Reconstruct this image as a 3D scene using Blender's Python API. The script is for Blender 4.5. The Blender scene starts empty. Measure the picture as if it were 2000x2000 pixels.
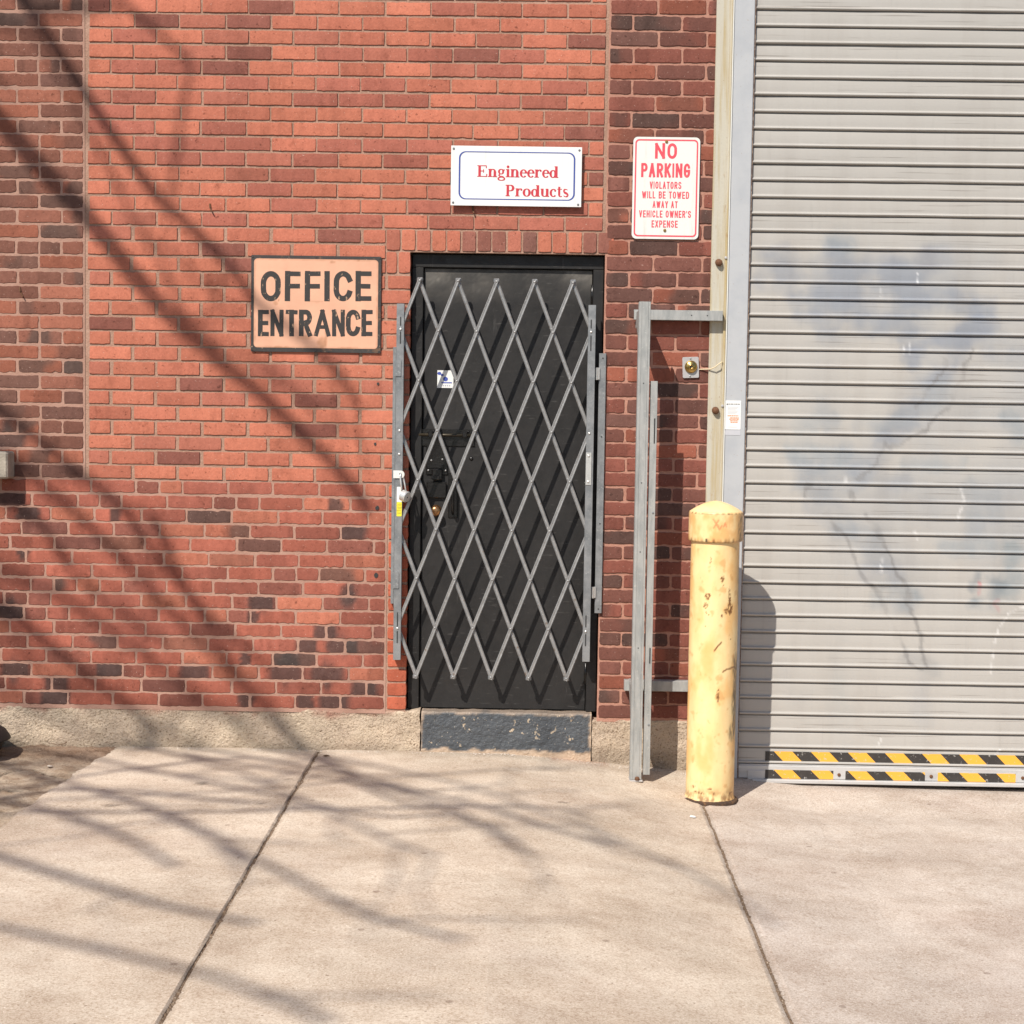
import bpy, math, random
import numpy as np
from mathutils import Vector, Matrix, noise as mnoise
random.seed(7)
rnd = random.Random(11)
R = math.radians
scene = bpy.context.scene
col = scene.collection

# ------------------------------------------------------------------ camera, sky, sun, exposure
FPX, DIST, EYE = 3440.0, 7.9, 1.63          # focal length in photo pixels (2000 wide), distance to the wall, eye height
def _n(v): return v / np.linalg.norm(v)
aY = _n(np.array([39., -232., FPX]))
up = -_n(np.array([-765., 51000., FPX])); up = _n(up - aY * (up @ aY))
aX = np.cross(aY, up)
if aX[0] < 0: aX = -aX
CM = np.array([aX, aY, up])
CP = np.array([0., -DIST, EYE])
cam = bpy.data.cameras.new('camera')
cam.sensor_width = 36; cam.lens = FPX / 2000 * 36
cam.clip_end = 500
camo = bpy.data.objects.new('camera', cam); col.objects.link(camo)
rx, ry, rz = CM @ np.array([1., 0, 0]), CM @ np.array([0, -1., 0]), CM @ np.array([0, 0, -1.])
camo.matrix_world = Matrix(((rx[0], ry[0], rz[0], CP[0]), (rx[1], ry[1], rz[1], CP[1]), (rx[2], ry[2], rz[2], CP[2]), (0, 0, 0, 1)))
scene.camera = camo
def W(px, py, y=0.):                         # measured photo point on the plane at depth y
    d = CM @ np.array([px - 1000., py - 1000., FPX]); t = (y + DIST) / d[1]
    return CP + t * d
def G(px, py, z=0.):                         # measured photo point on level ground
    d = CM @ np.array([px - 1000., py - 1000., FPX]); t = (z - EYE) / d[2]
    return CP + t * d

SUN = _n(np.array([-.53, -1., 1.2]))         # towards the sun
elev = math.asin(SUN[2])
w = bpy.data.worlds.new("World"); scene.world = w; w.use_nodes = True
nt = w.node_tree
sky = nt.nodes.new('ShaderNodeTexSky'); sky.sky_type = 'NISHITA'; sky.sun_disc = False
sky.sun_elevation = elev; sky.sun_rotation = math.atan2(SUN[0], SUN[1])
nt.links.new(sky.outputs[0], nt.nodes['Background'].inputs[0])
nt.nodes['Background'].inputs[1].default_value = 0.088
sl = bpy.data.lights.new('sun', 'SUN'); sl.energy = 4.6; sl.angle = R(.5); sl.color = (1, .94, .85)
so = bpy.data.objects.new('sun', sl); col.objects.link(so)
so.location = (-6, -10, 14)
so.rotation_euler = Vector(SUN).to_track_quat('Z', 'Y').to_euler()
scene.view_settings.view_transform = 'Standard'; scene.view_settings.look = 'None'
scene.view_settings.exposure = 0.30; scene.view_settings.gamma = 1
scene.render.resolution_x = scene.render.resolution_y = 1024
scene.cycles.max_bounces = 6

# ------------------------------------------------------------------ helpers
def tag(o, label=None, cat=None, group=None, kind=None):
    if label: o['label'] = label
    if cat: o['category'] = cat
    if group: o['group'] = group
    if kind: o['kind'] = kind
    return o
def thing(name, label, cat, loc, group=None):
    o = bpy.data.objects.new(name, None); col.objects.link(o); o.location = loc
    o.empty_display_size = .1
    return tag(o, label, cat, group)
def wloc(o):
    v = Vector((0, 0, 0))
    while o is not None: v += o.location; o = o.parent
    return v
def mesh_obj(name, verts, faces, mats, fm=None, cols=None, parent=None, loc=None, smooth=False):
    """world-space verts; origin at loc (or centre of the part), optional parent"""
    verts = np.asarray(verts, dtype=np.float64)
    if loc is None: loc = (verts.min(0) + verts.max(0)) / 2
    loc = np.asarray(loc, dtype=float)
    me = bpy.data.meshes.new(name)
    me.from_pydata((verts - loc).tolist(), [], faces)
    if not isinstance(mats, (list, tuple)): mats = [mats]
    for m in mats: me.materials.append(m)
    if fm is not None: me.polygons.foreach_set('material_index', np.asarray(fm, dtype=np.int32))
    if cols is not None:
        a = me.color_attributes.new('Col', 'FLOAT_COLOR', 'POINT')
        c = np.asarray(cols, dtype=np.float32)
        if c.shape[1] == 3: c = np.hstack([c, np.ones((len(c), 1), np.float32)])
        a.data.foreach_set('color', c.ravel())
    me.polygons.foreach_set('use_smooth', np.full(len(me.polygons), smooth, dtype=bool))
    me.update()
    o = bpy.data.objects.new(name, me); col.objects.link(o)
    if parent is not None:
        o.parent = parent; o.location = Vector(loc) - wloc(parent)
    else:
        o.location = loc
    return o
class MB:
    def __init__(s): s.v = []; s.f = []; s.m = []; s.c = []
    def add(s, vs, fs, m=0, c=(1, 1, 1)):
        b = len(s.v); s.v += [tuple(v) for v in vs]; s.f += [tuple(i + b for i in f) for f in fs]; s.m += [m] * len(fs)
        s.c += [c] * len(vs); return s
    def box(s, x0, x1, y0, y1, z0, z1, bev=.0, m=0):
        """box with chamfered edges"""
        b = min(bev, (x1 - x0) * .45, (y1 - y0) * .45, (z1 - z0) * .45)
        if b <= 0:
            vs = [(x, y, z) for z in (z0, z1) for y in (y0, y1) for x in (x0, x1)]
            return s.add(vs, [(0, 2, 3, 1), (4, 5, 7, 6), (0, 1, 5, 4), (2, 6, 7, 3), (0, 4, 6, 2), (1, 3, 7, 5)], m)
        vs = []; ix = {}
        for i, x in enumerate((x0, x1)):
            for j, y in enumerate((y0, y1)):
                for k, z in enumerate((z0, z1)):
                    sx, sy, sz = (b, -b)[i], (b, -b)[j], (b, -b)[k]
                    ix[i, j, k] = len(vs)
                    vs += [(x, y + sy, z + sz), (x + sx, y, z + sz), (x + sx, y + sy, z)]
        F = []
        for a in (0, 1):
            q = [(0, 0), (0, 1), (1, 1), (1, 0)]
            f = [ix[a, j, k] for j, k in q]; F.append(f if a == 0 else f[::-1]); F[-1] = F[-1][::-1]
            f = [ix[i, a, k] + 1 for i, k in q]; F.append(f if a == 0 else f[::-1])
            f = [ix[i, j, a] + 2 for i, j in q]; F.append(f[::-1] if a == 0 else f)
        for j in (0, 1):
            for k in (0, 1):
                F.append((ix[0, j, k] + 1, ix[1, j, k] + 1, ix[1, j, k] + 2, ix[0, j, k] + 2))
        for i in (0, 1):
            for k in (0, 1):
                F.append((ix[i, 0, k], ix[i, 1, k], ix[i, 1, k] + 2, ix[i, 0, k] + 2))
            for j in (0, 1):
                F.append((ix[i, j, 0], ix[i, j, 1], ix[i, j, 1] + 1, ix[i, j, 0] + 1))
        for k8 in ix.values(): F.append((k8, k8 + 1, k8 + 2))
        return s.add(vs, F, m)
    def tube(s, pts, rad, n=10, m=0, cap=True):
        pts = [Vector(p) for p in pts]
        if not hasattr(rad, '__len__'): rad = [rad] * len(pts)
        rings = []; prev = None
        for i, p in enumerate(pts):
            d = (pts[min(i + 1, len(pts) - 1)] - pts[max(i - 1, 0)]).normalized()
            if prev is None:
                a = d.orthogonal().normalized()
            else:
                a = (prev - d * prev.dot(d)).normalized()
            prev = a; b = d.cross(a)
            rings.append([p + (a * math.cos(t) + b * math.sin(t)) * rad[i] for t in [2 * math.pi * k / n for k in range(n)]])
        vs = [v for r in rings for v in r]; F = []
        for i in range(len(rings) - 1):
            for k in range(n):
                F.append((i * n + k, i * n + (k + 1) % n, (i + 1) * n + (k + 1) % n, (i + 1) * n + k))
        if cap:
            F.append(tuple(range(n))[::-1]); F.append(tuple(range((len(rings) - 1) * n, len(rings) * n)))
        return s.add(vs, F, m)
    def lathe(s, c, axis, prof, n=32, m=0):
        """prof: (radius, distance along axis) from c"""
        ax = Vector(axis).normalized(); a = ax.orthogonal().normalized(); b = ax.cross(a); c = Vector(c)
        vs = []; F = []
        for r, h in prof:
            for k in range(n):
                t = 2 * math.pi * k / n
                vs.append(c + ax * h + (a * math.cos(t) + b * math.sin(t)) * max(r, 1e-5))
        for i in range(len(prof) - 1):
            for k in range(n):
                F.append((i * n + k, i * n + (k + 1) % n, (i + 1) * n + (k + 1) % n, (i + 1) * n + k))
        F.append(tuple(range(n))[::-1]); F.append(tuple(range((len(prof) - 1) * n, len(prof) * n)))
        return s.add(vs, F, m)
    def prism(s, poly, y0, y1, m=0):
        """polygon in x,z extruded from y0 (front) to y1 (back)"""
        n = len(poly)
        vs = [(x, y0, z) for x, z in poly] + [(x, y1, z) for x, z in poly]
        F = [tuple(range(n)), tuple(range(n, 2 * n))[::-1]] + [(i, n + i, n + (i + 1) % n, (i + 1) % n) for i in range(n)]
        return s.add(vs, F, m)
    def sweep(s, prof, p0, p1, side, out, m=0):
        """closed profile (a along side, b along out) swept from p0 to p1"""
        p0, p1, side, out = map(Vector, (p0, p1, side, out)); n = len(prof)
        vs = [p + side * a + out * b for p in (p0, p1) for a, b in prof]
        F = [(i, (i + 1) % n, n + (i + 1) % n, n + i) for i in range(n)] + [tuple(range(n))[::-1], tuple(range(n, 2 * n))]
        return s.add(vs, F, m)
    def build(s, name, mats, parent=None, loc=None, smooth=False, cols=False):
        return mesh_obj(name, s.v, s.f, mats, s.m, s.c if cols else None, parent, loc, smooth)
def rrect(x0, x1, z0, z1, r, n=6):
    P = []
    for cx, cz, a in ((x1 - r, z1 - r, 0), (x0 + r, z1 - r, 90), (x0 + r, z0 + r, 180), (x1 - r, z0 + r, 270)):
        for k in range(n + 1):
            t = R(a + 90 * k / n); P.append((cx + r * math.cos(t), cz + r * math.sin(t)))
    return P
def nz(x, y, z=0.): return mnoise.noise(Vector((x, y, z)))
def fbm(x, y, z=0., o=4): return mnoise.fractal(Vector((x, y, z)), 1., 2., o)
def sstep(a, b, x):
    t = min(1, max(0, (x - a) / (b - a))); return t * t * (3 - 2 * t)

# ------------------------------------------------------------------ materials
def mat(name, color=(.5, .5, .5), rough=.6, metal=0., attr=False, var=(), bump=(), spec=.5, rvar=0.):
    """var: (noise scale xyz, detail, lo, hi, colour, strength) layers; bump: (scale, strength, distance, kind)"""
    m = bpy.data.materials.new(name); m.use_nodes = True
    n = m.node_tree.nodes; l = m.node_tree.links; b = n['Principled BSDF']
    b.inputs['Roughness'].default_value = rough; b.inputs['Metallic'].default_value = metal
    b.inputs['Specular IOR Level'].default_value = spec
    tc = n.new('ShaderNodeTexCoord')
    if attr:
        a = n.new('ShaderNodeVertexColor'); a.layer_name = 'Col'; cur = a.outputs[0]
        if color is not None and color != (1, 1, 1):
            mx = n.new('ShaderNodeMix'); mx.data_type = 'RGBA'; mx.blend_type = 'MULTIPLY'; mx.inputs[0].default_value = 1
            l.new(cur, mx.inputs[6]); mx.inputs[7].default_value = (*color, 1); cur = mx.outputs[2]
    else:
        rg = n.new('ShaderNodeRGB'); rg.outputs[0].default_value = (*color, 1); cur = rg.outputs[0]
    def tex(scale, detail, kind='noise'):
        mp = n.new('ShaderNodeMapping'); l.new(tc.outputs['Object'], mp.inputs[0])
        sc = scale if hasattr(scale, '__len__') else (scale,) * 3
        mp.inputs['Scale'].default_value = sc
        mp.inputs['Location'].default_value = (rnd.uniform(0, 9), rnd.uniform(0, 9), rnd.uniform(0, 9))
        if kind == 'voronoi':
            t = n.new('ShaderNodeTexVoronoi'); t.inputs['Scale'].default_value = 1; l.new(mp.outputs[0], t.inputs['Vector']); return t.outputs['Distance']
        t = n.new('ShaderNodeTexNoise'); t.inputs['Scale'].default_value = 1; t.inputs['Detail'].default_value = detail
        t.inputs['Roughness'].default_value = .62
        l.new(mp.outputs[0], t.inputs['Vector']); return t.outputs[0]
    last = None
    for v in var:
        scale, detail, lo, hi, c, k = v[:6]
        mr = n.new('ShaderNodeMapRange'); mr.inputs[1].default_value = lo; mr.inputs[2].default_value = hi
        mr.inputs[3].default_value = 0; mr.inputs[4].default_value = k
        l.new(tex(scale, detail, v[6] if len(v) > 6 else 'noise'), mr.inputs[0]); last = mr.outputs[0]
        mx = n.new('ShaderNodeMix'); mx.data_type = 'RGBA'
        if len(c) == 4: mx.blend_type = 'MULTIPLY'; c = c[:3]
        l.new(mr.outputs[0], mx.inputs[0]); l.new(cur, mx.inputs[6]); mx.inputs[7].default_value = (*c, 1); cur = mx.outputs[2]
    l.new(cur, b.inputs['Base Color'])
    if rvar and last is not None:
        mr = n.new('ShaderNodeMapRange'); l.new(tex(25, 4), mr.inputs[0]); mr.inputs[1].default_value = .3; mr.inputs[2].default_value = .7
        mr.inputs[3].default_value = rough - rvar; mr.inputs[4].default_value = min(1, rough + rvar); l.new(mr.outputs[0], b.inputs['Roughness'])
    prev = None
    for q in bump:
        scale, st, dist = q[:3]
        bp = n.new('ShaderNodeBump'); bp.inputs['Strength'].default_value = st; bp.inputs['Distance'].default_value = dist
        l.new(tex(scale, 5, q[3] if len(q) > 3 else 'noise'), bp.inputs['Height'])
        if prev is not None: l.new(prev, bp.inputs['Normal'])
        prev = bp.outputs[0]
    if prev is not None: l.new(prev, b.inputs['Normal'])
    return m
K = (0, 0, 0)
M = {}
M['brick'] = mat('brick', (1, 1, 1), .92, attr=True, spec=.25,
    var=[(90, 5, .35, .75, (.55, .5, .5, 1), .45), ((300, 300, 60), 3, .62, .75, (.3, .25, .25, 1), .5), (14, 4, .52, .75, (.62, .58, .56, 1), .5), ((7, 7, .7), 5, .52, .74, (.70, .68, .68, 1), .7), (150, 2, .705, .73, (.66, .50, .42), .5), (55, 4, .64, .69, (.30, .25, .23, 1), .65), (24, 5, .60, .68, (.74, .70, .68, 1), .7)],
    bump=[(160, .45, .003), (420, .35, .0015)])
M['mortar'] = mat('mortar', (.41, .245, .188), .95, spec=.2,
    var=[(9, 5, .35, .7, (.32, .18, .135), .7), (4, 4, .55, .7, (.46, .29, .23), .7), (120, 4, .45, .7, (.43, .26, .20), .5), (5, 3, .6, .8, (.16, .11, .09), .5), ((7, 7, .7), 5, .52, .74, (.72, .70, .70, 1), .6)], bump=[(130, .6, .004), (500, .4, .002)])
M['mortar_pier'] = mat('mortar_pier', (.43, .225, .168), .95, spec=.2,
    var=[(9, 5, .35, .7, (.34, .165, .12), .7), (120, 4, .45, .7, (.50, .28, .21), .5)], bump=[(130, .6, .004), (500, .4, .002)])
M['mortar_infill'] = mat('mortar_infill', (.37, .225, .165), .95, spec=.2,
    var=[(9, 5, .4, .7, (.29, .175, .125), .7), (3, 4, .5, .75, (.46, .29, .22), .8), (110, 4, .5, .7, (.52, .36, .28), .5), ((7, 7, .7), 5, .52, .74, (.72, .70, .70, 1), .6)], bump=[(130, .7, .005), (500, .4, .002)])
M['plinth'] = mat('plinth', (1, 1, 1), .95, attr=True, spec=.2,
    var=[(6, 5, .38, .65, (.80, .78, .80, 1), .8), ((100, 100, 130), 3, .555, .66, (.38, .32, .27, 1), .8), (150, 2, .62, .70, (.72, .60, .50), .5), (14, 5, .55, .68, (.78, .76, .76, 1), .8)],
    bump=[(100, 1., .011), (230, .6, .005)])
M['slate_paint'] = mat('slate_paint', (1, 1, 1), .5, attr=True, spec=.5,
    var=[(34, 4, .645, .67, (.42, .34, .25), .9), (7, 3, .4, .7, (1.35, 1.3, 1.25, 1), .8), (120, 2, .69, .72, (.5, .44, .36), .8)], bump=[(60, .8, .010), (200, .5, .004)])
M['concrete'] = mat('concrete', (1, 1, 1), .93, attr=True, spec=.25,
    var=[(3.0, 6, .40, .66, (.78, .74, .71, 1), .9), (140, 3, .46, .62, (.72, .67, .62, 1), .85), (70, 4, .5, .64, (.84, .80, .77, 1), .85), (12, 6, .46, .70, (.86, .82, .79, 1), .7), (210, 1, .64, .72, (.92, .82, .70), .5), (70, 3, .66, .71, (.5, .43, .37, 1), .7), (1.1, 4, .5, .7, (.9, .88, .9, 1), .6), ((4.5, 4.5, 4.5), 1, .06, .045, (.55, .5, .48, 1), .7, 'voronoi'), (17, 1, .075, .05, (.45, .4, .36, 1), .8, 'voronoi'), (31, 1, .09, .05, (.95, .88, .78), .6, 'voronoi'), ((.8, 3, 1), 5, .52, .72, (.86, .84, .83, 1), .8)],
    bump=[(300, .35, .003), (40, .2, .003)])
M['old_concrete'] = mat('old_concrete', (1, 1, 1), .95, attr=True, spec=.2,
    var=[(10, 6, .42, .62, (.62, .54, .48, 1), .8), (90, 3, .55, .72, (.38, .32, .27, 1), .7), (190, 2, .64, .7, (.70, .58, .46), .6)], bump=[(70, .8, .012), (240, .6, .005)])
M['asphalt'] = mat('asphalt', (.06, .058, .056), .9, var=[(4, 4, .4, .7, (.045, .045, .045), .8), (160, 2, .6, .7, (.14, .13, .12), .6)], bump=[(200, .6, .006)])
M['steel'] = mat('steel', (.31, .315, .32), .42, .5, var=[(20, 4, .4, .66, (.20, .21, .22), .8), (90, 3, .6, .7, (.55, .55, .54), .5)], bump=[(200, .08, .001)], rvar=.12)
M['bar_steel'] = mat('bar_steel', (.35, .345, .34), .36, .45, var=[(30, 4, .42, .66, (.25, .248, .246), .8), (120, 3, .62, .7, (.6, .6, .6), .6), (26, 5, .64, .70, (.20, .12, .07), .6)], rvar=.12)
M['bright_steel'] = mat('bright_steel', (.72, .71, .69), .3, .6, var=[(40, 4, .5, .7, (.55, .55, .53), .6)])
M['galv'] = mat('galv', (.40, .40, .385), .55, .3, var=[((40, 40, 8), 4, .4, .66, (.27, .28, .275), .8), (60, 3, .62, .72, (.55, .54, .5), .5), (25, 4, .70, .74, (.30, .20, .13), .5)], rvar=.1)
M['black_paint'] = mat('black_paint', (1, 1, 1), .55, attr=True, spec=.45, var=[(14, 5, .45, .7, (1.5, 1.45, 1.4, 1), .6), (220, 2, .72, .75, (.12, .11, .1), .6), ((14, 14, 120), 3, .655, .70, (.075, .07, .066), .55), ((60, 60, 7), 4, .66, .72, (.05, .047, .045), .5)], bump=[(35, .15, .004), (260, .15, .001)], rvar=.12)
M['black_metal'] = mat('black_metal', (.010, .009, .009), .24, spec=.5, var=[(60, 4, .6, .75, (.03, .028, .026), .6)], bump=[(90, .3, .003)])
M['brass'] = mat('brass', (.55, .38, .13), .28, 1., var=[(60, 4, .45, .7, (.32, .22, .08), .7)])
M['copper'] = mat('copper', (.45, .24, .11), .3, .9, var=[(60, 4, .45, .7, (.2, .1, .05), .7)])
M['rust'] = mat('rust', (.17, .075, .035), .85, .1, var=[(90, 5, .4, .7, (.07, .035, .02), .8), (60, 4, .6, .75, (.33, .15, .06), .6)], bump=[(160, .6, .004)])
M['jamb_cream'] = mat('jamb_cream', (.47, .44, .365), .6, spec=.4,
    var=[((36, 36, 1.6), 5, .46, .64, (.38, .29, .14), .9), ((26, 26, 10), 5, .60, .70, (.30, .18, .08), .8), (120, 3, .68, .74, (.22, .12, .06), .7)], bump=[(80, .25, .003)])
M['rail_paint'] = mat('rail_paint', (.43, .44, .455), .5, spec=.45, var=[(9, 5, .45, .7, (.37, .385, .41), .8), (90, 3, .68, .74, (.28, .2, .14), .7)], bump=[(60, .1, .002)])
M['edge_rust'] = mat('edge_rust', (.30, .22, .17), .8, var=[(60, 4, .4, .6, (.10, .05, .03), .9), (30, 4, .6, .7, (.5, .47, .44), .8)])
M['roller'] = mat('roller', (1, 1, 1), .5, attr=True, spec=.45,
    var=[((1.6, 1.6, 120), 4, .615, .67, (.5, .46, .44, 1), .65), ((9, 9, 1.2), 4, .45, .72, (.9, .885, .875, 1), .7), ((45, 45, 3), 3, .62, .75, (.88, .88, .88, 1), .5)], bump=[((3, 3, 30), .08, .003)])
M['bumper_bar'] = mat('bumper_bar', (.52, .51, .50), .5, .2, var=[((8, 8, 30), 4, .45, .7, (.42, .41, .40), .8), (60, 4, .7, .75, (.22, .14, .1), .6)])
M['tape_yellow'] = mat('tape_yellow', (.78, .39, .045), .55, var=[(25, 4, .5, .75, (.72, .38, .05), .6), (70, 4, .62, .66, (.50, .44, .36), .8)])
M['tape_black'] = mat('tape_black', (.035, .03, .027), .55, var=[(25, 4, .5, .75, (.06, .052, .045), .6), (60, 4, .62, .66, (.40, .38, .35), .8)])
M['bollard'] = mat('bollard', (1, 1, 1), .42, attr=True, spec=.5, var=[(7, 4, .45, .72, (.98, .86, .72, 1), .7), (200, 2, .72, .75, (.3, .14, .05), .6)], bump=[(45, .25, .004), (200, .12, .0015)], rvar=.1)
M['peach'] = mat('peach', (1, 1, 1), .55, attr=True, var=[((4, 4, 9), 4, .4, .7, (.90, .89, .88, 1), .8)] or [((4, 4, 9), 4, .4, .7, (.62, .32, .20), .8), ((30, 30, 4), 4, .60, .74, (.45, .23, .12), .7), (5, 4, .5, .7, (.62, .34, .23), .7), (160, 2, .72, .75, (.35, .2, .12), .6)])
M['sign_black'] = mat('sign_black', (.035, .031, .029), .55, var=[(40, 4, .5, .7, (.055, .05, .047), .7), (22, 5, .58, .66, (.16, .085, .045), .7), (70, 4, .655, .68, (.42, .29, .2), .7)])
M['letter_black'] = mat('letter_black', (.032, .028, .026), .5, var=[((60, 60, 30), 4, .625, .665, (.52, .33, .21), .75), ((160, 160, 40), 3, .66, .70, (.45, .28, .18), .5)])
M['white'] = mat('white', (.74, .74, .725), .45, var=[((40, 40, 3), 4, .58, .75, (.60, .60, .58), .6), (6, 4, .45, .75, (.76, .76, .75), .6)])
M['aged_white'] = mat('aged_white', (.70, .70, .665), .45, var=[((40, 40, 3), 4, .56, .75, (.52, .50, .45), .6), (9, 4, .45, .75, (.70, .70, .65), .7)])
M['sign_red'] = mat('sign_red', (.50, .030, .048), .5, var=[(50, 4, .4, .7, (.56, .05, .065), .6)])
M['park_red'] = mat('park_red', (.66, .068, .095), .5, var=[(30, 4, .4, .7, (.70, .12, .14), .6)])
M['sign_blue'] = mat('sign_blue', (.045, .075, .30), .5)
M['sticker_blue'] = mat('sticker_blue', (.05, .08, .36), .5)
M['sticker_grey'] = mat('sticker_grey', (.35, .36, .4), .5)
M['sticker_black'] = mat('sticker_black', (.03, .03, .03), .5)
M['sticker_orange'] = mat('sticker_orange', (.85, .22, .06), .5)
M['label_yellow'] = mat('label_yellow', (.85, .74, .04), .45, var=[((160, 160, 420), 2, .55, .6, (.45, .38, .03), .7)])
M['plate_grey'] = mat('plate_grey', (.50, .48, .475), .42, .35, var=[(80, 4, .5, .7, (.42, .4, .39), .6)])
M['wire_cream'] = mat('wire_cream', (.66, .55, .36), .6)
M['bark'] = mat('bark', (.11, .085, .065), .95, var=[(30, 5, .4, .7, (.06, .045, .035), .8)], bump=[((40, 40, 8), .8, .02)])
M['sandstone'] = mat('sandstone', (.60, .53, .42), .9, var=[(40, 5, .4, .7, (.46, .40, .31), .8)], bump=[(90, .6, .005)])
M['black_rubber'] = mat('black_rubber', (.012, .011, .011), .6, var=[(30, 4, .5, .7, (.025, .02, .018), .6)], bump=[(60, .3, .004)])
M['debris'] = mat('debris', (.52, .45, .38), .9, var=[(60, 3, .4, .7, (.4, .33, .27), .8)])
M['leaf_brown'] = mat('leaf_brown', (.14, .085, .05), .9)

# ------------------------------------------------------------------ ground
def gz(x, y):
    base = 0. if x < -.1 else -.083 * (min(x, 1.25) + .1)
    if x > 1.1: base -= .016 * min(1.2, x - 1.1)
    fall = -.034 * sstep(.25, .75, x) * min(1., max(0., -y) / .45)
    return base + fall - .006 * max(0, -y - .6)
def axis(a, b, fine0, fine1, f, c):
    v = []; x = a
    while x < b - 1e-6:
        v.append(x); x += f if fine0 <= x < fine1 else c
    v.append(b); return v
EDGE = [(-1.862, .10), (-1.865, -.02), (-1.872, -.12), (-1.885, -.22), (-1.90, -.36), (-1.905, -.5), (-1.915, -.6), (-1.928, -.8), (-1.945, -1.1), (-1.955, -1.46), (-1.98, -2.2), (-2.0, -3.9)]
def edge_x(y):
    for (x0, y0), (x1, y1) in zip(EDGE, EDGE[1:]):
        if y1 <= y <= y0:
            t = (y0 - y) / (y0 - y1); x = x0 + (x1 - x0) * t; break
    else: x = EDGE[-1][0]
    return x + .016 * fbm(y * 9, 3.3) + .008 * nz(y * 40, 1.7)
CONC = np.array([.645, .555, .455])
STAIN = [(-1.34, -.72, .03, .028), (-1.62, -1.12, .035, .026), (-1.05, -1.05, .012, .01), (-.88, -.35, .02, .012), (.15, -.85, .018, .02), (-1.0, -.62, .02, .012)]
def conc_col(x, y):
    k = 1 + .09 * fbm(x * 1.3, y * 1.3, 4.) + .05 * fbm(x * 5, y * 5, 1.)
    c = CONC * k
    c = c * (1 - .16 * max(0, fbm(x * 2.2, y * 3, 9.)) * np.array([.8, 1, 1.1]))
    if x > .75: c = c * np.array([.93, .95, 1.02])
    if y > -.14:                                    # grime and pink mortar dust along the wall foot
        t = sstep(-.14, -.01, y) * (.4 + .6 * max(0, nz(x * 4, y * 9, 2.) + .45)); c = c * (1 - t * .30)
        if .1 < x < .38: c = c * (1 - .5 * t) + np.array([.45, .2, .14]) * .5 * t
    for sx, sy, rx_, ry_ in STAIN:
        d = ((x - sx) / rx_) ** 2 + ((y - sy) / ry_) ** 2
        if d < 1.2: c = c * (1 - .5 * (1 - sstep(.5, 1.2, d)))
    return np.clip(c, .02, .85)
def slab_mesh(x0, x1, y0, y1, th=.05, left=None):
    xs = axis(x0, x1, -2.6, 2.6, .022, .15); ys = axis(y0, y1, -2.2, .2, .022, .08)
    V = []; F = []; C = []
    nx, ny = len(xs), len(ys)
    for j, y in enumerate(ys):
        xl = left(y) if left else x0
        for i, x in enumerate(xs):
            t = (x - x0) / (x1 - x0); xx = xl + (x1 - xl) * t
            e = min(i, nx - 1 - i, j, ny - 1 - j)
            z = gz(xx, y) + .0022 * fbm(xx * 2.5, y * 2.5) + .0006 * nz(xx * 30, y * 30)
            jx = jy = 0
            if e == 0:
                z -= .006 + .004 * nz(xx * 25, y * 25, 5.)
                jx = .0035 * nz(xx * 31, y * 31, 8.) + .003 * nz(xx * 7, y * 7, 8.); jy = .003 * nz(xx * 27, y * 27, 3.)
            V.append((xx + jx, y + jy, z)); C.append(conc_col(xx, y) * (.8 if e == 0 else 1))
    for j in range(ny - 1):
        for i in range(nx - 1):
            a = j * nx + i; F.append((a, a + 1, a + nx + 1, a + nx))
    rim = [i for i in range(nx)] + [j * nx + nx - 1 for j in range(1, ny)] + [(ny - 1) * nx + i for i in range(nx - 2, -1, -1)] + [j * nx for j in range(ny - 2, 0, -1)]
    b = len(V)
    for r in rim:
        x, y, z = V[r]; V.append((x, y, z - th)); C.append(CONC * .45)
    n = len(rim)
    for k in range(n): F.append((rim[k], b + k, b + (k + 1) % n, rim[(k + 1) % n]))
    return V, F, C
def merge(parts):
    V = []; F = []; C = []
    for v, f, c in parts:
        b = len(V); V += v; F += [tuple(i + b for i in q) for q in f]; C += list(c)
    return V, F, C
J1, J2, JG, YB = -.942, .757, .011, -3.75
YC = -2.12
parts = []
xsplit = [(-1.9, J1 - JG / 2, edge_x), (J1 + JG / 2, J2 - JG / 2, None), (J2 + JG / 2, 2.45, None), (2.462, 4.15, None), (4.162, 6.0, None)]
for a, b, lf in xsplit:
    y_top = .12 if b > 1 else .03
    parts.append(slab_mesh(a, b, YB, y_top, left=lf))
def filler(p0, p1, wd):
    V = []; F = []; C = []; p0, p1 = np.array(p0), np.array(p1); n = int(np.linalg.norm(p1 - p0) / .012); d = _n(p1 - p0); s_ = np.array([-d[1], d[0]])
    for i in range(n + 1):
        p = p0 + (p1 - p0) * i / n
        for k in (-1, -.4, .3, 1):
            q = p + s_ * wd * k; z = gz(*q) - .0085 + .006 * nz(q[0] * 60, q[1] * 45) + .003 * nz(q[0] * 170, q[1] * 150)
            V.append((q[0], q[1], z)); C.append(np.array([.20, .145, .10]) * (1 + .6 * nz(q[0] * 90, q[1] * 60, 5.)))
    for i in range(n):
        for k in range(3): a = i * 4 + k; F.append((a, a + 1, a + 5, a + 4))
    return V, F, C
parts += [filler((J1, .02), (J1, YB), .012), filler((J2, .02), (J2, YB), .012), filler((2.456, .1), (2.456, YB), .012)]
V, F, C = merge(parts)
tag(mesh_obj('sidewalk', V, F, M['concrete'], cols=C, loc=(0, -1.5, 0), smooth=False), 'pale worn concrete sidewalk slabs in front of the brick wall', 'sidewalk', kind='structure')
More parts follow.
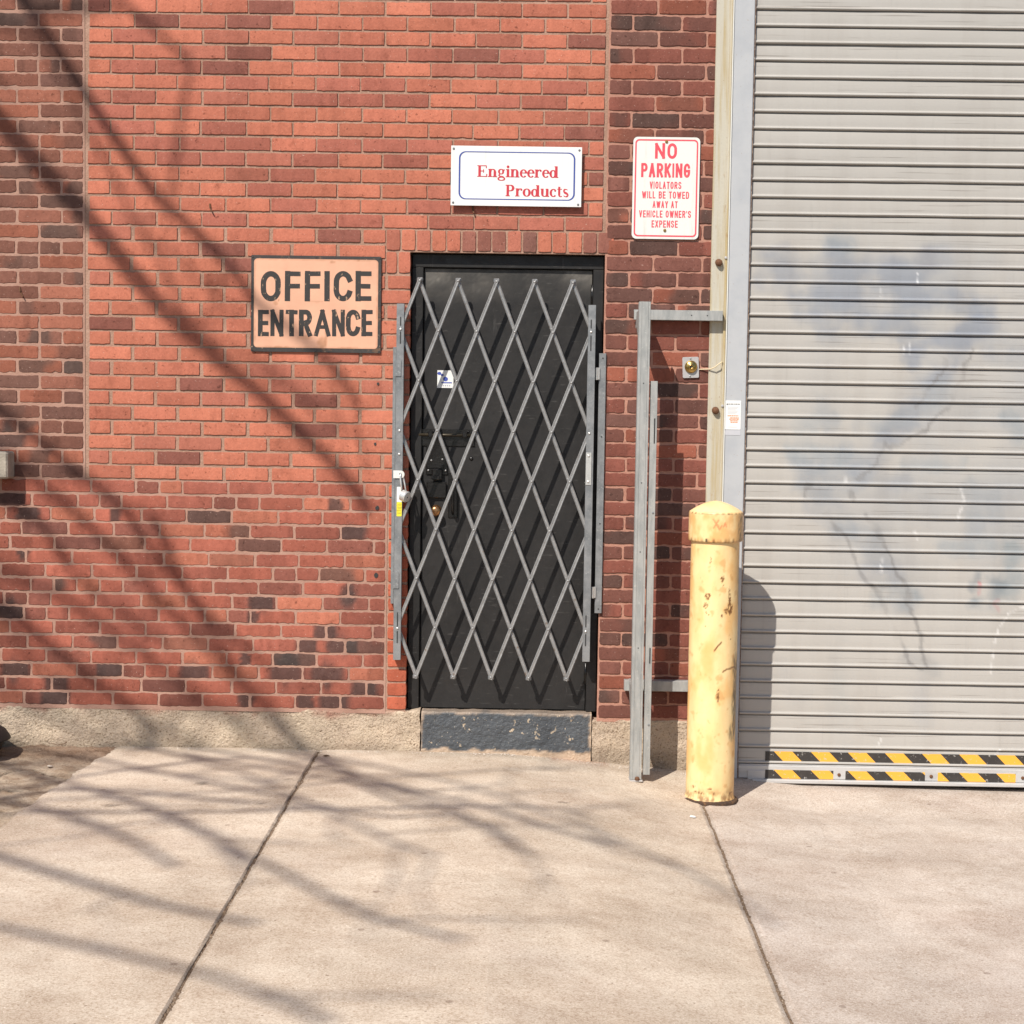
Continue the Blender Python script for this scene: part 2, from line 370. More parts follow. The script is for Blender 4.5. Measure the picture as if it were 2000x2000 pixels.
# older broken pavement on the left, lower and dirty
V = []; F = []; C = []
xs = axis(-6, -1.84, -2.75, -1.7, .013, .12); ys = axis(YB, .03, -2.2, .1, .013, .1)
nx = len(xs)
CRACK = [[(-2.42, -.46), (-2.28, -.47), (-2.2, -.5), (-2.12, -.44), (-2.03, -.52), (-1.93, -.62)], [(-2.4, -.78), (-2.25, -.7), (-2.15, -.85), (-2.05, -.84)], [(-2.2, -.5), (-2.24, -.62), (-2.15, -.7)], [(-2.15, -.85), (-2.2, -1.0), (-2.12, -1.15), (-2.0, -1.2)], [(-2.25, -.7), (-2.32, -.9), (-2.3, -1.2)]]
def dseg(x, y, pl):
    d = 9
    for (ax, ay), (bx, by) in zip(pl, pl[1:]):
        ux, uy = bx - ax, by - ay; t = max(0, min(1, ((x - ax) * ux + (y - ay) * uy) / (ux * ux + uy * uy + 1e-9)))
        d = min(d, math.hypot(x - ax - t * ux, y - ay - t * uy))
    return d
for y in ys:
    for x in xs:
        k = .5 + .5 * fbm(x * 6, y * 6, 2.)
        dirt = sstep(-.5, -.05, y + .16 * fbm(x * 3, y * 3, 7.)) * sstep(-2.75, -2.2, x)
        z = -.016 + .007 * fbm(x * 7, y * 7) + .006 * fbm(x * 22, y * 22, 3.) * (.4 + dirt) + .01 * dirt
        c = np.array([.46, .37, .28]) * (.75 + .4 * k)
        c = c * (1 - dirt) + np.array([.25, .175, .125]) * (.7 + .7 * k) * dirt
        dc = min(dseg(x + .02 * nz(x * 20, y * 20), y + .02 * nz(x * 20, y * 20, 4.), p) for p in CRACK) if (-2.6 < x and -1.4 < y < -.3) else 9
        if dc < .014: z -= .014 * (1 - dc / .014); c = c * (.3 + .7 * dc / .014)
        V.append((x, y, z)); C.append(c)
for j in range(len(ys) - 1):
    for i in range(nx - 1):
        a = j * nx + i; F.append((a, a + 1, a + nx + 1, a + nx))
tag(mesh_obj('broken_pavement', V, F, M['old_concrete'], cols=C, loc=(-2.2, -1, 0)), 'cracked older pavement and dirt left of the sidewalk slab', 'pavement', kind='structure')
g = MB()
g.add([(-6, YB, -.062), (6, YB, -.19), (6, .3, -.19), (-6, .3, -.062)], [(0, 1, 2, 3)])
g.v = [(x, y, -.32) for x, y, z in g.v]
tag(g.build('ground', M['leaf_brown'], loc=(0, 0, -.3)), 'bare soil under the sidewalk slabs', 'ground', kind='structure')
g = MB(); g.box(-6.5, 6.5, YB - .16, YB - .004, -.40, -.03, .012)
tag(g.build('kerb', M['sandstone']), 'concrete kerb along the street edge', 'kerb', kind='structure')
g = MB(); g.add([(-120, -120, -.19), (120, -120, -.19), (120, YB - .15, -.19), (-120, YB - .15, -.19)], [(0, 1, 2, 3)])
g.add([(-120, YB - .15, -.19), (-6.5, YB - .15, -.19), (-6, 60, -.19), (-120, 60, -.19)], [(0, 1, 2, 3)])
g.add([(6.5, YB - .15, -.195), (120, YB - .15, -.195), (120, 60, -.195), (6, 60, -.195)], [(0, 1, 2, 3)])
tag(g.build('road', M['asphalt'], loc=(0, -20, -.19)), 'grey asphalt street in front of the building', 'road', kind='structure')

# ------------------------------------------------------------------ brickwork
DOORL, DOORR, DOORT = -.548, .317, 2.247
PAL = dict(
    infill=[((.52, .178, .112), 7), ((.485, .163, .105), 4), ((.43, .150, .102), 2), ((.27, .100, .075), .8)],
    lower=[((.385, .122, .082), 5), ((.335, .110, .077), 4), ((.27, .098, .072), 3), ((.44, .155, .098), 2.4), ((.22, .088, .068), .5)],
    left=[((.27, .108, .074), 3), ((.22, .095, .068), 3), ((.33, .118, .074), 2.6), ((.18, .088, .068), 1.2), ((.36, .135, .088), 1.2)],
    pier=[((.235, .082, .060), 4), ((.19, .078, .060), 3.4), ((.30, .100, .064), 2), ((.145, .070, .056), 2)])
DARKP = dict(infill=0., lower=.06, left=.38, pier=.42)
# fire-flashed dark patches seen in the photo: pixel x, y, radius
BLOT = [(635, 1240, 26), (600, 1262, 24), (668, 1262, 34), (560, 1312, 40), (640, 1318, 36), (510, 1180, 30), (680, 1165, 24), (690, 1040, 30), (655, 990, 16), (560, 1290, 14),
        (22, 1190, 30), (45, 1080, 14), (20, 975, 30), (55, 1005, 26), (20, 855, 34), (110, 1333, 30), (30, 1308, 34), (215, 1310, 26),
        (380, 1311, 32), (110, 1362, 34), (480, 1290, 12), (710, 1345, 30), (650, 1375, 36), (595, 1372, 20), (420, 555, 30), (480, 1362, 20), (495, 1205, 12), (225, 1005, 12)]
BLOTW = [(W(x, y)[0], W(x, y)[2], r / 435.) for x, y, r in BLOT]
def blot(x, z):
    d = 0.
    for bx, bz, r in BLOTW:
        if abs(x - bx) < r * 1.6 and abs(z - bz) < r * 1.2:
            q = math.hypot((x - bx) / r, (z - bz) / (r * .8)) + .20 * nz(x * 30, z * 30, 3.)
            d = max(d, .88 * (1 - sstep(.72, 1.12, q)))
    return d
class Bricks:
    def __init__(s): s.v = []; s.f = []; s.c = []; s.m = []
    def brick(s, x0, x1, z0, z1, zone, prot=0., back=.014, round_=.004, rough=.0018, hue=None):
        vis = -2.6 < (x0 + x1) / 2 < 2.6 and z1 < 3.7
        nx, nzz = (max(4, int((x1 - x0) / .014)), 4) if vis else (2, 1)
        if vis and (z1 - z0) > (x1 - x0): nx, nzz = 4, max(4, int((z1 - z0) / .014))
        pal = PAL[zone]; tot = sum(p[1] for p in pal); t = rnd.random() * tot
        for c, wgt in pal:
            t -= wgt
            if t <= 0: break
        base = np.array(hue if hue is not None else c) * rnd.uniform(.88, 1.10)
        dark = np.array([.088, .064, .055]) if zone != 'pier' else np.array([.075, .050, .043])
        # lengthwise flashing: a few bands with their own tint
        nb = rnd.choice((1, 1, 2, 3)) if zone != 'infill' else rnd.choice((1, 1, 1, 2))
        cuts = sorted(rnd.random() for _ in range(nb - 1)); tint = [rnd.uniform(.80, 1.12) if zone != 'infill' else rnd.uniform(.92, 1.08) for _ in range(nb)]
        isd = rnd.random() < DARKP[zone]; dc0, dcr = rnd.choice((0, 1, .5, rnd.random())), rnd.uniform(.35, 1.3); damt = rnd.uniform(.3, .85)
        seed = rnd.random() * 50
        dx, dz, tilt = rnd.uniform(-.0015, .0015), rnd.uniform(-.0015, .0015) * (1 if zone == 'infill' else 1.4), rnd.uniform(-.0012, .0012)
        prot += rnd.uniform(-.0007, .0009)
        b0 = len(s.v)
        w_, h_ = x1 - x0, z1 - z0
        def col_at(u, x, z):
            k = 0
            while k < len(cuts) and u > cuts[k]: k += 1
            c = base * tint[k]
            if isd:
                q = abs(u - dc0) / dcr + .5 * nz(x * 18, z * 18, seed); dd = (1 - sstep(.45, 1.0, q)) * damt
                c = c * (1 - dd) + dark * dd
            if vis:
                dd = blot(x + .008 * nz(z * 60, seed), (z0 + z1) / 2 + .25 * (z - (z0 + z1) / 2))
                if dd > 0 and zone != 'infill': c = c * (1 - .92 * dd) + np.array([.052, .044, .042]) * .92 * dd * (1 + .6 * max(0, nz(x * 60, z * 60)))
                elif dd > 0: c = c * (1 - .5 * dd)
                c = c * (1 + .10 * nz(x * 45, z * 12, seed))
                if zone == 'lower':                   # splash-back grime near the pavement
                    c = c * (1 - .30 * sstep(.48, .2, z) * (.6 + .6 * nz(x * 3, z * 8)))
                if zone == 'lower' and x < -2.25: c = c * .8
            return c
        for j in range(nzz + 1):
            for i in range(nx + 1):
                u, v = i / nx, j / nzz
                x, z = x0 + w_ * u, z0 + h_ * v
                eu = min(u, 1 - u) * w_; ev = min(v, 1 - v) * h_
                y = -prot + tilt * (u - .5)
                if vis:
                    ox = oz = 0
                    if ev < 1e-9:
                        oz = (rough * 1.4 * nz(x * 60, z * 50, seed) + rough * .9 * nz(x * 160, z * 3, seed)) - max(0, nz(x * 33, z * 40, seed + 9) - .46) * rough * 7 * (1 if v > .5 else -1)
                    if eu < 1e-9: ox = rough * 1.3 * nz(x * 50, z * 120, seed)
                    # rounded corners
                    if eu < round_ * 2.2 and ev < 1e-9: oz += (round_ * .55) * (1 - eu / (round_ * 2.2)) * (1 if v < .5 else -1)
                    if ev < 1e-9 and eu < 1e-9: ox += round_ * .5 * (1 if u < .5 else -1)
                    x += ox; z += oz
                    if eu < 1e-9 or ev < 1e-9: y += .0006
                    y += .0007 * nz(x * 40, z * 40, seed)
                s.v.append((x + dx, y, z + dz)); s.c.append(col_at(u, x, z))
        n1 = nx + 1
        for j in range(nzz):
            for i in range(nx):
                a = b0 + j * n1 + i; s.f.append((a, a + 1, a + n1 + 1, a + n1)); s.m.append(0)
        rim = [b0 + i for i in range(n1)] + [b0 + j * n1 + nx for j in range(1, nzz + 1)] + [b0 + nzz * n1 + i for i in range(nx - 1, -1, -1)] + [b0 + j * n1 for j in range(nzz - 1, 0, -1)]
        r1 = len(s.v); n = len(rim); cx, cz = (x0 + x1) / 2, (z0 + z1) / 2
        for r in rim:
            x, y, z = s.v[r]
            s.v.append((x + (.0010 if x > cx else -.0010) * (abs(x - cx) > w_ * .44), y + .0018, z + (.0010 if z > cz else -.0014) * (abs(z - cz) > h_ * .35))); s.c.append(s.c[r] * .97)
        for r in range(n):
            x, y, z = s.v[r1 + r]; s.v.append((x, back, z)); s.c.append(s.c[r1 + r] * .9)
        for k in range(n):
            k2 = (k + 1) % n
            s.f.append((rim[k], r1 + k, r1 + k2, rim[k2])); s.f.append((r1 + k, r1 + n + k, r1 + n + k2, r1 + k2)); s.m += [0, 0]
    def mortar(s, x0, x1, z0, z1, y, m=1, back=None):
        b = len(s.v); s.v += [(x0, y, z0), (x1, y, z0), (x1, y, z1), (x0, y, z1)]; s.c += [np.ones(3)] * 4
        s.f.append((b, b + 1, b + 2, b + 3)); s.m.append(m)
    def reveal(s, x, z0, z1, y0, y1, m=1):
        b = len(s.v); s.v += [(x, y0, z0), (x, y1, z0), (x, y1, z1), (x, y0, z1)]; s.c += [np.ones(3)] * 4
        s.f.append((b, b + 1, b + 2, b + 3)); s.m.append(m)
    def build(s, name, mats, parent):
        return mesh_obj(name, s.v, s.f, mats, s.m, s.c, parent, smooth=False)
def runs(x0, x1, first, pitch, joint, jit=.004, rev=False):
    """brick spans filling x0..x1; first = length of the first one; rev starts from the right"""
    out = []; x = 0.; L = x1 - x0; ln = first
    while x < L - .02:
        e = min(L, x + ln - joint)
        if L - e < .035: e = L
        out.append([x, e]); x = e + joint; ln = pitch
    for a, b in zip(out, out[1:]):
        d = rnd.uniform(-jit, jit); a[1] += d; b[0] += d
    return [(x1 - b, x1 - a) if rev else (x0 + a, x0 + b) for a, b in out]

wall = thing('brick_wall', 'red brick wall with smoother orange infill beside the black door', 'brick wall', (-1.2, 0, 0))
ZM = 1.215; RP = .0667
def courses(z0, n, p, joint):
    return [(z0 + i * p + joint / 2, z0 + (i + 1) * p - joint / 2) for i in range(n)]
TOPN = 57                                            # courses above the change of brickwork, up to z = 5
# old brickwork: left strip above, whole width below
B = Bricks()
for i, (a, b) in enumerate(courses(ZM, TOPN, RP, .015)):
    hdr = i % 6 == 3
    if hdr: sp = runs(-5.4, -2.016, .100, .1005, .012, .003, True)
    else: sp = runs(-5.4, -2.016, .0985 if i % 2 else .199, .2, .013, .004, True)
    wob = .002 * rnd.uniform(-1, 1)
    for x0, x1 in sp: B.brick(x0, x1, a + wob, b + wob, 'left', .001, round_=.0026, rough=.0025)
for i, (a, b) in enumerate(courses(.186, 16, (ZM - .186) / 16, .0138)):
    sp = []
    xs_ = runs(-5.4, -.652, (.10 if i % 2 else .205) - .02 * (i % 3), .2055, .0125, .005, True)
    for x0, x1 in xs_:
        if x1 - x0 > .17 and rnd.random() < .07: m_ = (x0 + x1) / 2; sp += [(x0, m_ - .006), (m_ + .006, x1)]
        else: sp.append((x0, x1))
    wob = .0015 * rnd.uniform(-1, 1)
    for x0, x1 in sp: B.brick(x0, x1, a + wob, b + wob, 'lower', .001, round_=.0026, rough=.0027)
B.mortar(-5.42, -2.005, ZM, 5.02, .0022); B.mortar(-5.42, -.642, .17, ZM, .0022)
B.build('old_brickwork', [M['brick'], M['mortar']], wall)
# newer infill
B = Bricks()
for i, (a, b) in enumerate(courses(ZM, TOPN, RP, .0135)):
    up_ = a > 2.345
    xr = .300 if up_ else (-.664 if a > 2.14 else -.5505)
    j_ = .010 if up_ else .017
    f0 = (.104 if i % 2 else .2045)
    sp = runs(-1.988 + rnd.uniform(-.004, .006), xr, f0, .202 if up_ else .2045, j_, .004)
    for x0, x1 in sp:
        hue = None
        if up_ and rnd.random() < .3: hue = (.40, .135, .095)
        B.brick(x0, x1, a, b, 'infill', .0005 + rnd.uniform(0, .0006), back=.075 if x1 > -.58 and not up_ else .014, round_=.0012, rough=.0013, hue=hue)
# quoin strip by the door below the infill
for i, (a, b) in enumerate(courses(.186, 16, (ZM - .186) / 16, .012)):
    B.brick(-.634, -.5505, a, b, 'infill', .0008, back=.075, round_=.003, rough=.0016, hue=(.47, .125, .07))
# rowlock lintel with two uprights at its left end
xk = -.655
while xk < .29:
    B.brick(xk, xk + .057, 2.258, 2.345, 'infill', .001, back=.075, round_=.003, rough=.0013, hue=rnd.choice([None, None, None, (.30, .12, .09), (.26, .12, .095)]))
    xk += .0672
B.brick(xk, .302, 2.258, 2.345, 'infill', .001)
for k in range(2): B.brick(-.655 + k * .054, -.655 + k * .054 + .044 + .006 * k, 2.156, 2.246, 'infill', .001, back=.075, rough=.0013)
B.mortar(-2.005, DOORL - .004, ZM, 2.25, .0045); B.mortar(-.642, DOORL - .004, .17, ZM, .0045); B.mortar(-2.005, .318, 2.25, 5.02, .0045)
B.reveal(DOORL - .004, .17, 2.25, .0045, .09)
b0 = len(B.v); B.v += [(DOORL - .01, .0045, 2.25), (.33, .0045, 2.25), (.33, .09, 2.25), (DOORL - .01, .09, 2.25)]; B.c += [np.ones(3)] * 4; B.f.append((b0, b0 + 3, b0 + 2, b0 + 1)); B.m.append(1)
B.build('infill_brickwork', [M['brick'], M['mortar_infill']], wall)
# pier between door and roller door, and the wall over and beyond the roller door
B = Bricks()
zc = .166; i = 0
while zc < 4.98:
    p = .0657 if zc < 1.52 else .0702
    a, b = zc + .0065, zc + p - .0065
    sp = runs(.324, .86, .104 if i % 2 else .212, .216, .0125, .004)
    for x0, x1 in sp: B.brick(x0, x1, a, b, 'pier', .0015, back=.09 if x0 < .33 else .014, round_=.0034, rough=.0024)
    if a > 3.84:
        for x0, x1 in runs(.872, 5.4, .1 if i % 2 else .21, .216, .0125): B.brick(x0, x1, a, b, 'pier', .0015)
    else:
        for x0, x1 in runs(3.8, 5.4, .1 if i % 2 else .21, .216, .0125): B.brick(x0, x1, a, b, 'pier', .0015)
    zc += p; i += 1
B.mortar(.316, 5.42, 3.84, 5.02, .0035); B.mortar(.316, .90, .15, 3.84, .0035); B.mortar(3.79, 5.42, -.2, 3.84, .0035)
B.reveal(.3185, .15, 2.25, .0035, .09)
B.build('pier_brickwork', [M['brick'], M['mortar_pier']], wall)
# rough concrete plinth
def plinth_col(x, z):
    c = np.array([.59, .475, .355]) * (1 + .14 * fbm(x * 9, z * 9, 5.)) * (1 + .12 * fbm(x * 3, z * 6))
    t = sstep(.135, .185, z + .03 * fbm(x * 6, 1., 3.)) * max(0, min(1, .1 + 2.2 * fbm(x * 7, z * 5, 8.))); c = c * (1 - t) + np.array([.40, .21, .155]) * t
    t = 1 - sstep(-.01, .05 + .03 * nz(x * 5, 2.), z); c = c * (1 - .25 * t)
    return c
def step_col(x, z):
    c = np.array([.062, .070, .080])
    w_ = 1 - sstep(.008, .016, z + .016 * fbm(x * 14, z * 12, 2.) - .016 * max(0, fbm(x * 6, 3., 6.)))
    w_ = max(w_, 1 - sstep(.0, .012, .290 - x + .016 * fbm(x * 10, z * 20, 5.)), (1 - sstep(.0, .010, x + .478 + .010 * fbm(x * 10, z * 20, 7.))) * .8)
    w_ = max(w_, sstep(.174, .182, z + .012 * fbm(x * 18, z * 9, 1.)) * .5)
    return c * (1 - w_) + np.array([.44, .33, .24]) * w_
def rough_face(name, x0, x1, z0, z1, y, m, parent, amp=.007, top=.004, seed=0., back=.14, cf=plinth_col):
    nx_, nz_ = max(2, int((min(x1, 2.6) - max(x0, -2.7)) / .0085)), max(2, int((z1 - z0) / .0085))
    V = []; F = []; C = []
    for j in range(nz_ + 1):
        for i in range(nx_ + 1):
            x = x0 + (x1 - x0) * i / nx_; z = z0 + (z1 - z0) * j / nz_
            yy = y - amp * fbm(x * 9, z * 9, seed) - amp * .22 * nz(x * 45, z * 45, seed) + amp * .9 * max(0, nz(x * 50, z * 60, seed + 4) - .34)
            if j == nz_: z += top * fbm(x * 11, 2., seed) * 1.6; yy += .004
            if i in (0, nx_): x += top * fbm(z * 15, 5., seed)
            V.append((x, yy, z)); C.append(cf(x, z))
    n1 = nx_ + 1
    for j in range(nz_):
        for i in range(nx_): a = j * n1 + i; F.append((a, a + 1, a + n1 + 1, a + n1))
    rim = [i for i in range(n1)] + [j * n1 + nx_ for j in range(1, nz_ + 1)] + [nz_ * n1 + i for i in range(nx_ - 1, -1, -1)] + [j * n1 for j in range(nz_ - 1, 0, -1)]
    b = len(V); n = len(rim)
    for r in rim: V.append((V[r][0], back, V[r][2])); C.append(C[r])
    for k in range(n): F.append((rim[k], b + k, b + (k + 1) % n, rim[(k + 1) % n]))
    return mesh_obj(name, V, F, m, cols=C, parent=parent, smooth=False)
rough_face('plinth', -2.7, -.484, -.06, .184, .004, M['plinth'], wall, seed=1., top=.006)
rough_face('plinth', -5.4, -2.702, -.06, .184, .004, M['plinth'], wall, seed=2.)
rough_face('plinth', .296, .858, -.18, .160, .002, M['plinth'], wall, amp=.009, seed=5.)
rough_face('plinth', 3.8, 5.4, -.3, .163, -.012, M['plinth'], wall, seed=7.)
g = MB(); g.box(-5.4, -.62, .10, .3, -.2, 5.0); g.box(-.62, .39, .10, .3, 2.262, 5.0); g.box(.39, .9, .10, .3, -.2, 5); g.box(.9, 3.78, .2, .4, 3.86, 5.0); g.box(3.82, 5.4, .10, .3, -.2, 5.0)
g.build('wall_core', M['mortar'], wall)

for x, z, rr_ in ((-.700, 1.392, .0055), (-.690, 1.662, .005), (-.688, 1.105, .008), (-.690, .800, .009), (-.585, .93, .004)):
    g = MB(); g.prism([(x + rr_ * (1 + .5 * nz(t * 2, x * 90)) * math.cos(t), z + rr_ * (1.3 + .5 * nz(t * 2, z * 70)) * math.sin(t)) for t in np.linspace(0, 5.9, 14)], -.0042, -.0005); g.build('drill_hole', M['sticker_black'], wall)
# stone sill end at the left edge
g = MB(); g.box(-3.4, -2.325, -.105, .02, 1.215, 1.335, .008)
tag(g.build('window_sill', mat('weathered_stone', (.40, .35, .285), .9, var=[(14, 5, .4, .65, (.26, .225, .18), .8), (90, 4, .55, .7, (.5, .45, .37), .5)], bump=[(90, .7, .006)]), loc=(-2.8, -.05, 1.215)), 'pale stone sill end jutting from the wall at the left edge', 'stone sill')

# ------------------------------------------------------------------ door
door = thing('entrance_door', 'black painted steel door behind the folding gate', 'door', (-.115, .065, .185))
def grid_face(x0, x1, z0, z1, y, step, colf, bulge=None):
    nx_, nz_ = max(1, int((x1 - x0) / step)), max(1, int((z1 - z0) / step)); V = []; F = []; C = []
    for j in range(nz_ + 1):
        for i in range(nx_ + 1):
            x, z = x0 + (x1 - x0) * i / nx_, z0 + (z1 - z0) * j / nz_
            V.append((x, y + (bulge(x, z) if bulge else 0), z)); C.append(colf(x, z))
    n1 = nx_ + 1
    for j in range(nz_):
        for i in range(nx_): a = j * n1 + i; F.append((a, a + 1, a + n1 + 1, a + n1))
    rim = [i for i in range(n1)] + [j * n1 + nx_ for j in range(1, nz_ + 1)] + [nz_ * n1 + i for i in range(nx_ - 1, -1, -1)] + [j * n1 for j in range(nz_ - 1, 0, -1)]
    b = len(V); n = len(rim)
    for r in rim: V.append((V[r][0], y + .04, V[r][2])); C.append(C[r])
    for k in range(n): F.append((rim[k], b + k, b + (k + 1) % n, rim[(k + 1) % n]))
    return V, F, C
def door_col(x, z):
    c = np.array([.0130, .0118, .0115]) * (1 + .3 * fbm(x * 4, z * 2))
    dust = sstep(2.0, 2.17, z) * (.35 + .65 * max(0, fbm(x * 7, z * 9) + .35)) * (.4 + 1.0 * sstep(-.05, -.45, x) + .5 * sstep(.05, .2, x))
    sp = max(0, nz(x * 120, z * 120)) * dust
    return c + np.array([.13, .12, .105]) * (dust * .55 + sp * .7)
V, F, C = grid_face(-.490, .262, .192, 2.182, .066, .012, door_col, lambda x, z: .0012 * fbm(x * 3, z * 2))
mesh_obj('leaf', V, F, M['black_paint'], cols=C, parent=door)
def blk(x, z): return np.array([.0095, .0085, .0082]) * (1 + .3 * fbm(x * 6, z * 6))
g = MB(); g.box(DOORL + .002, -.494, .046, .11, .186, 2.186, .003); g.box(.266, DOORR - .003, .046, .11, .186, 2.186, .003); g.box(DOORL + .002, DOORR - .003, .0465, .11, 2.186, 2.246, .003)
g.box(DOORL + .02, DOORR - .02, .10, .13, .17, .20)
g.box(-.62, .389, .132, .3, -.2, 2.26)  # unseen backing block, added to stop sky light leaking around the leaf
g.c = [tuple(blk(v[0], v[2])) for v in g.v]
g.build('frame', M['black_paint'], door, cols=True)
for z in (2.07, 1.2, .36):
    g = MB(); g.lathe((.264, .060, z - .05), (0, 0, 1), [(.0, 0), (.007, .002), (.007, .098), (0, .1)], 12); g.build('hinge', M['black_metal'], door, smooth=True)
rough_face('step', -.478, .292, -.05, .185, -.006, M['slate_paint'], door, amp=.005, top=.003, seed=3., back=.16, cf=step_col)
# slide bolt
bolt = MB(); bolt.box(-.505, -.255, .060, .067, 1.385, 1.462, .002)
bolt = bolt.build('slide_bolt', M['black_metal'], door)
g = MB(); g.tube([(-.508, .050, 1.436), (-.262, .050, 1.436)], .0065, 10); g.build('rod', mat('worn_bolt', (.06, .05, .035), .4, .6, var=[(30, 4, .5, .7, (.14, .11, .07), .7)]), bolt, smooth=True)
for x in (-.455, -.30):
    g = MB(); g.box(x - .012, x + .012, .042, .0605, 1.424, 1.45, .004); g.build('keeper', M['black_metal'], bolt)
    g = MB(); g.lathe((x + .015, .060, 1.452), (0, -1, 0), [(.006, 0), (.006, .003), (.003, .006), (0, .007)], 12); g.build('screw', M['black_metal'], bolt, smooth=True)
lp = MB(); lp.box(-.474, -.375, .0585, .067, 1.255, 1.388, .003); lp.box(-.470, -.392, .053, .059, 1.285, 1.30, .002)
lp = lp.build('lock_plate', M['black_metal'], door)
g = MB(); g.box(-.448, -.398, .040, .0585, 1.232, 1.284, .006); g.build('lock_case', M['black_metal'], lp)
g = MB(); g.box(-.470, -.380, .050, .0585, 1.150, 1.225, .005); g.build('lock_case', M['black_metal'], lp)
for x, z in ((-.462, 1.36), (-.39, 1.37), (-.463, 1.275), (-.385, 1.275), (-.40, 1.325), (-.45, 1.32)):
    g = MB(); g.lathe((x, .0585, z), (0, -1, 0), [(.005, 0), (.005, .003), (.0025, .006), (0, .007)], 12); g.build('rivet', M['bar_steel'], lp, smooth=True)
g = MB(); g.box(-.45, -.41, .0555, .059, 1.232, 1.25, .002); g.v = [(x, y - .022, z + .002) for x, y, z in g.v]; g.build('latch_cover', M['black_metal'], lp)
ph = MB(); ph.box(-.372, -.328, .061, .067, 1.06, 1.265, .003); ph = ph.build('pull_plate', M['black_metal'], door)
g = MB(); g.tube([(-.35, .062, 1.245), (-.35, .03, 1.235), (-.35, .022, 1.215), (-.35, .022, 1.11), (-.35, .03, 1.09), (-.35, .062, 1.08)], .006, 10); g.build('pull_handle', M['black_metal'], ph, smooth=True)
kn = MB(); kn.lathe((-.427, .067, 1.093), (0, -1, 0), [(.026, 0), (.026, .006), (.012, .010), (.010, .024), (.020, .030), (.024, .040), (.021, .050), (.011, .054), (0, .0545)], 28); kn.build('door_knob', M['copper'], door, smooth=True)
g = MB(); g.lathe((-.27, .067, 1.33), (0, -1, 0), [(.009, 0), (.009, .002), (.006, .006), (0, .007)], 16); g.build('peephole', M['black_metal'], door, smooth=True)
# security sticker on the door
st = MB(); st.box(-.428, -.355, .0655, .0665, 1.648, 1.727); st.v = [(x, y - .0012, z) for x, y, z in st.v]
st = st.build('alarm_sticker', M['white'], door)
g = MB(); ys_ = .0636
g.prism([(-.423 + .009 * math.cos(t) + .004, 1.713 + .007 * math.sin(t)) for t in np.linspace(0, 6.2, 14)], ys_, ys_ + .0004)
g.prism([(-.406 + .007 * math.cos(t), 1.706 + .005 * math.sin(t)) for t in np.linspace(0, 6.2, 12)], ys_, ys_ + .0004)
g.prism([(-.391 + .011 * math.cos(t), 1.688 + .010 * math.sin(t)) for t in np.linspace(0, 6.2, 14)], ys_, ys_ + .0004)
g.prism([(-.410, 1.674), (-.362, 1.674), (-.362, 1.669), (-.410, 1.669)], ys_, ys_ + .0004)
g.build('emblem', M['sticker_blue'], st)
g = MB()
for k in range(4): g.prism([(-.402 + k * .009, 1.661), (-.397 + k * .009, 1.661), (-.397 + k * .009, 1.656), (-.402 + k * .009, 1.656)], ys_, ys_ + .0004)
g.build('print', M['sticker_grey'], st)

# ------------------------------------------------------------------ folding gate
gate = thing('folding_gate', 'grey steel scissor gate of crossing bars across the black door', 'security gate', (-.16, -.03, .35))
XL, XR, ZT, ZB = -.590, .260, 2.122, .350
px_, pz_ = (XR - XL) / 10, (ZT - ZB) / 8
def node(i, j, y): return Vector((XL + px_ * i, y, ZT - pz_ * j))
prof = [(-.0085, 0), (-.0085, .004), (-.0052, .0075), (-.002, .0062), (.002, .0062), (.0052, .0075), (.0085, .004), (.0085, 0)]
def bar(p, q):
    d = (q - p).normalized(); side = Vector((0, 1, 0)).cross(d); p = p - d * .010 + Vector((rnd.uniform(-.0028, .0028), 0, rnd.uniform(-.002, .002))); q = q + d * .010 + Vector((rnd.uniform(-.0028, .0028), 0, rnd.uniform(-.002, .002)))
    g = MB(); g.sweep(prof, p, q, side, (0, -1, 0)); return g.build('lattice_bar', M['bar_steel'], gate)
YF, YK = -.0335, -.0215
ends_f = [((1, 0), (0, 1)), ((3, 0), (0, 3)), ((5, 0), (0, 5)), ((7, 0), (0, 7)), ((9, 0), (1, 8)), ((10, 1), (3, 8)), ((10, 3), (5, 8)), ((10, 5), (7, 8)), ((10, 7), (9, 8))]
for a, b in ends_f: bar(node(*a, YF), node(*b, YF))
for a, b in ends_f: bar(node(10 - a[0], a[1], YK), node(10 - b[0], b[1], YK))
piv = None
for j in range(9):
    for i in range(11):
        if (i + j) % 2 and 0 < i < 10:
            c = node(i, j, YF - .006)
            if piv is None:
                g = MB(); g.lathe(c, (0, -1, 0), [(.0055, -.002), (.0055, .001), (.003, .003), (0, .0032)], 10); piv = g.build('pivot_rivet', M['bar_steel'], gate, loc=c, smooth=True)
            else:
                q = piv.copy(); col.objects.link(q); q.parent = gate; q.location = c - wloc(gate)
for j in (0, 8):
    for i in range(1, 10, 2):
        g = MB(); c = node(i, j, YK)
        s_ = 1 if j == 0 else -1
        g.box(c.x - .013, c.x + .013, YK - .010, YK + .006, c.z - .008 + .004 * s_, c.z + .010 + .004 * s_, .003); g.build('end_cap', M['steel'], gate)
def channel(x0, x1, z0, z1, y0=-.047, y1=-.008, t=.0035):
    """U channel, web to the street, with slots cut as dark recesses"""
    g = MB(); g.box(x0, x1, y0, y0 + t, z0, z1, .0008); g.box(x0, x0 + t, y0 + t, y1, z0, z1, .0006); g.box(x1 - t, x1, y0 + t, y1, z0, z1, .0006); return g
def slot(parent, x, z0, z1, y):
    g = MB(); g.prism(rrect(x - .0028, x + .0028, z0, z1, .0026, 4), y - .0006, y + .001); g.build('slot', M['sticker_black'], parent)
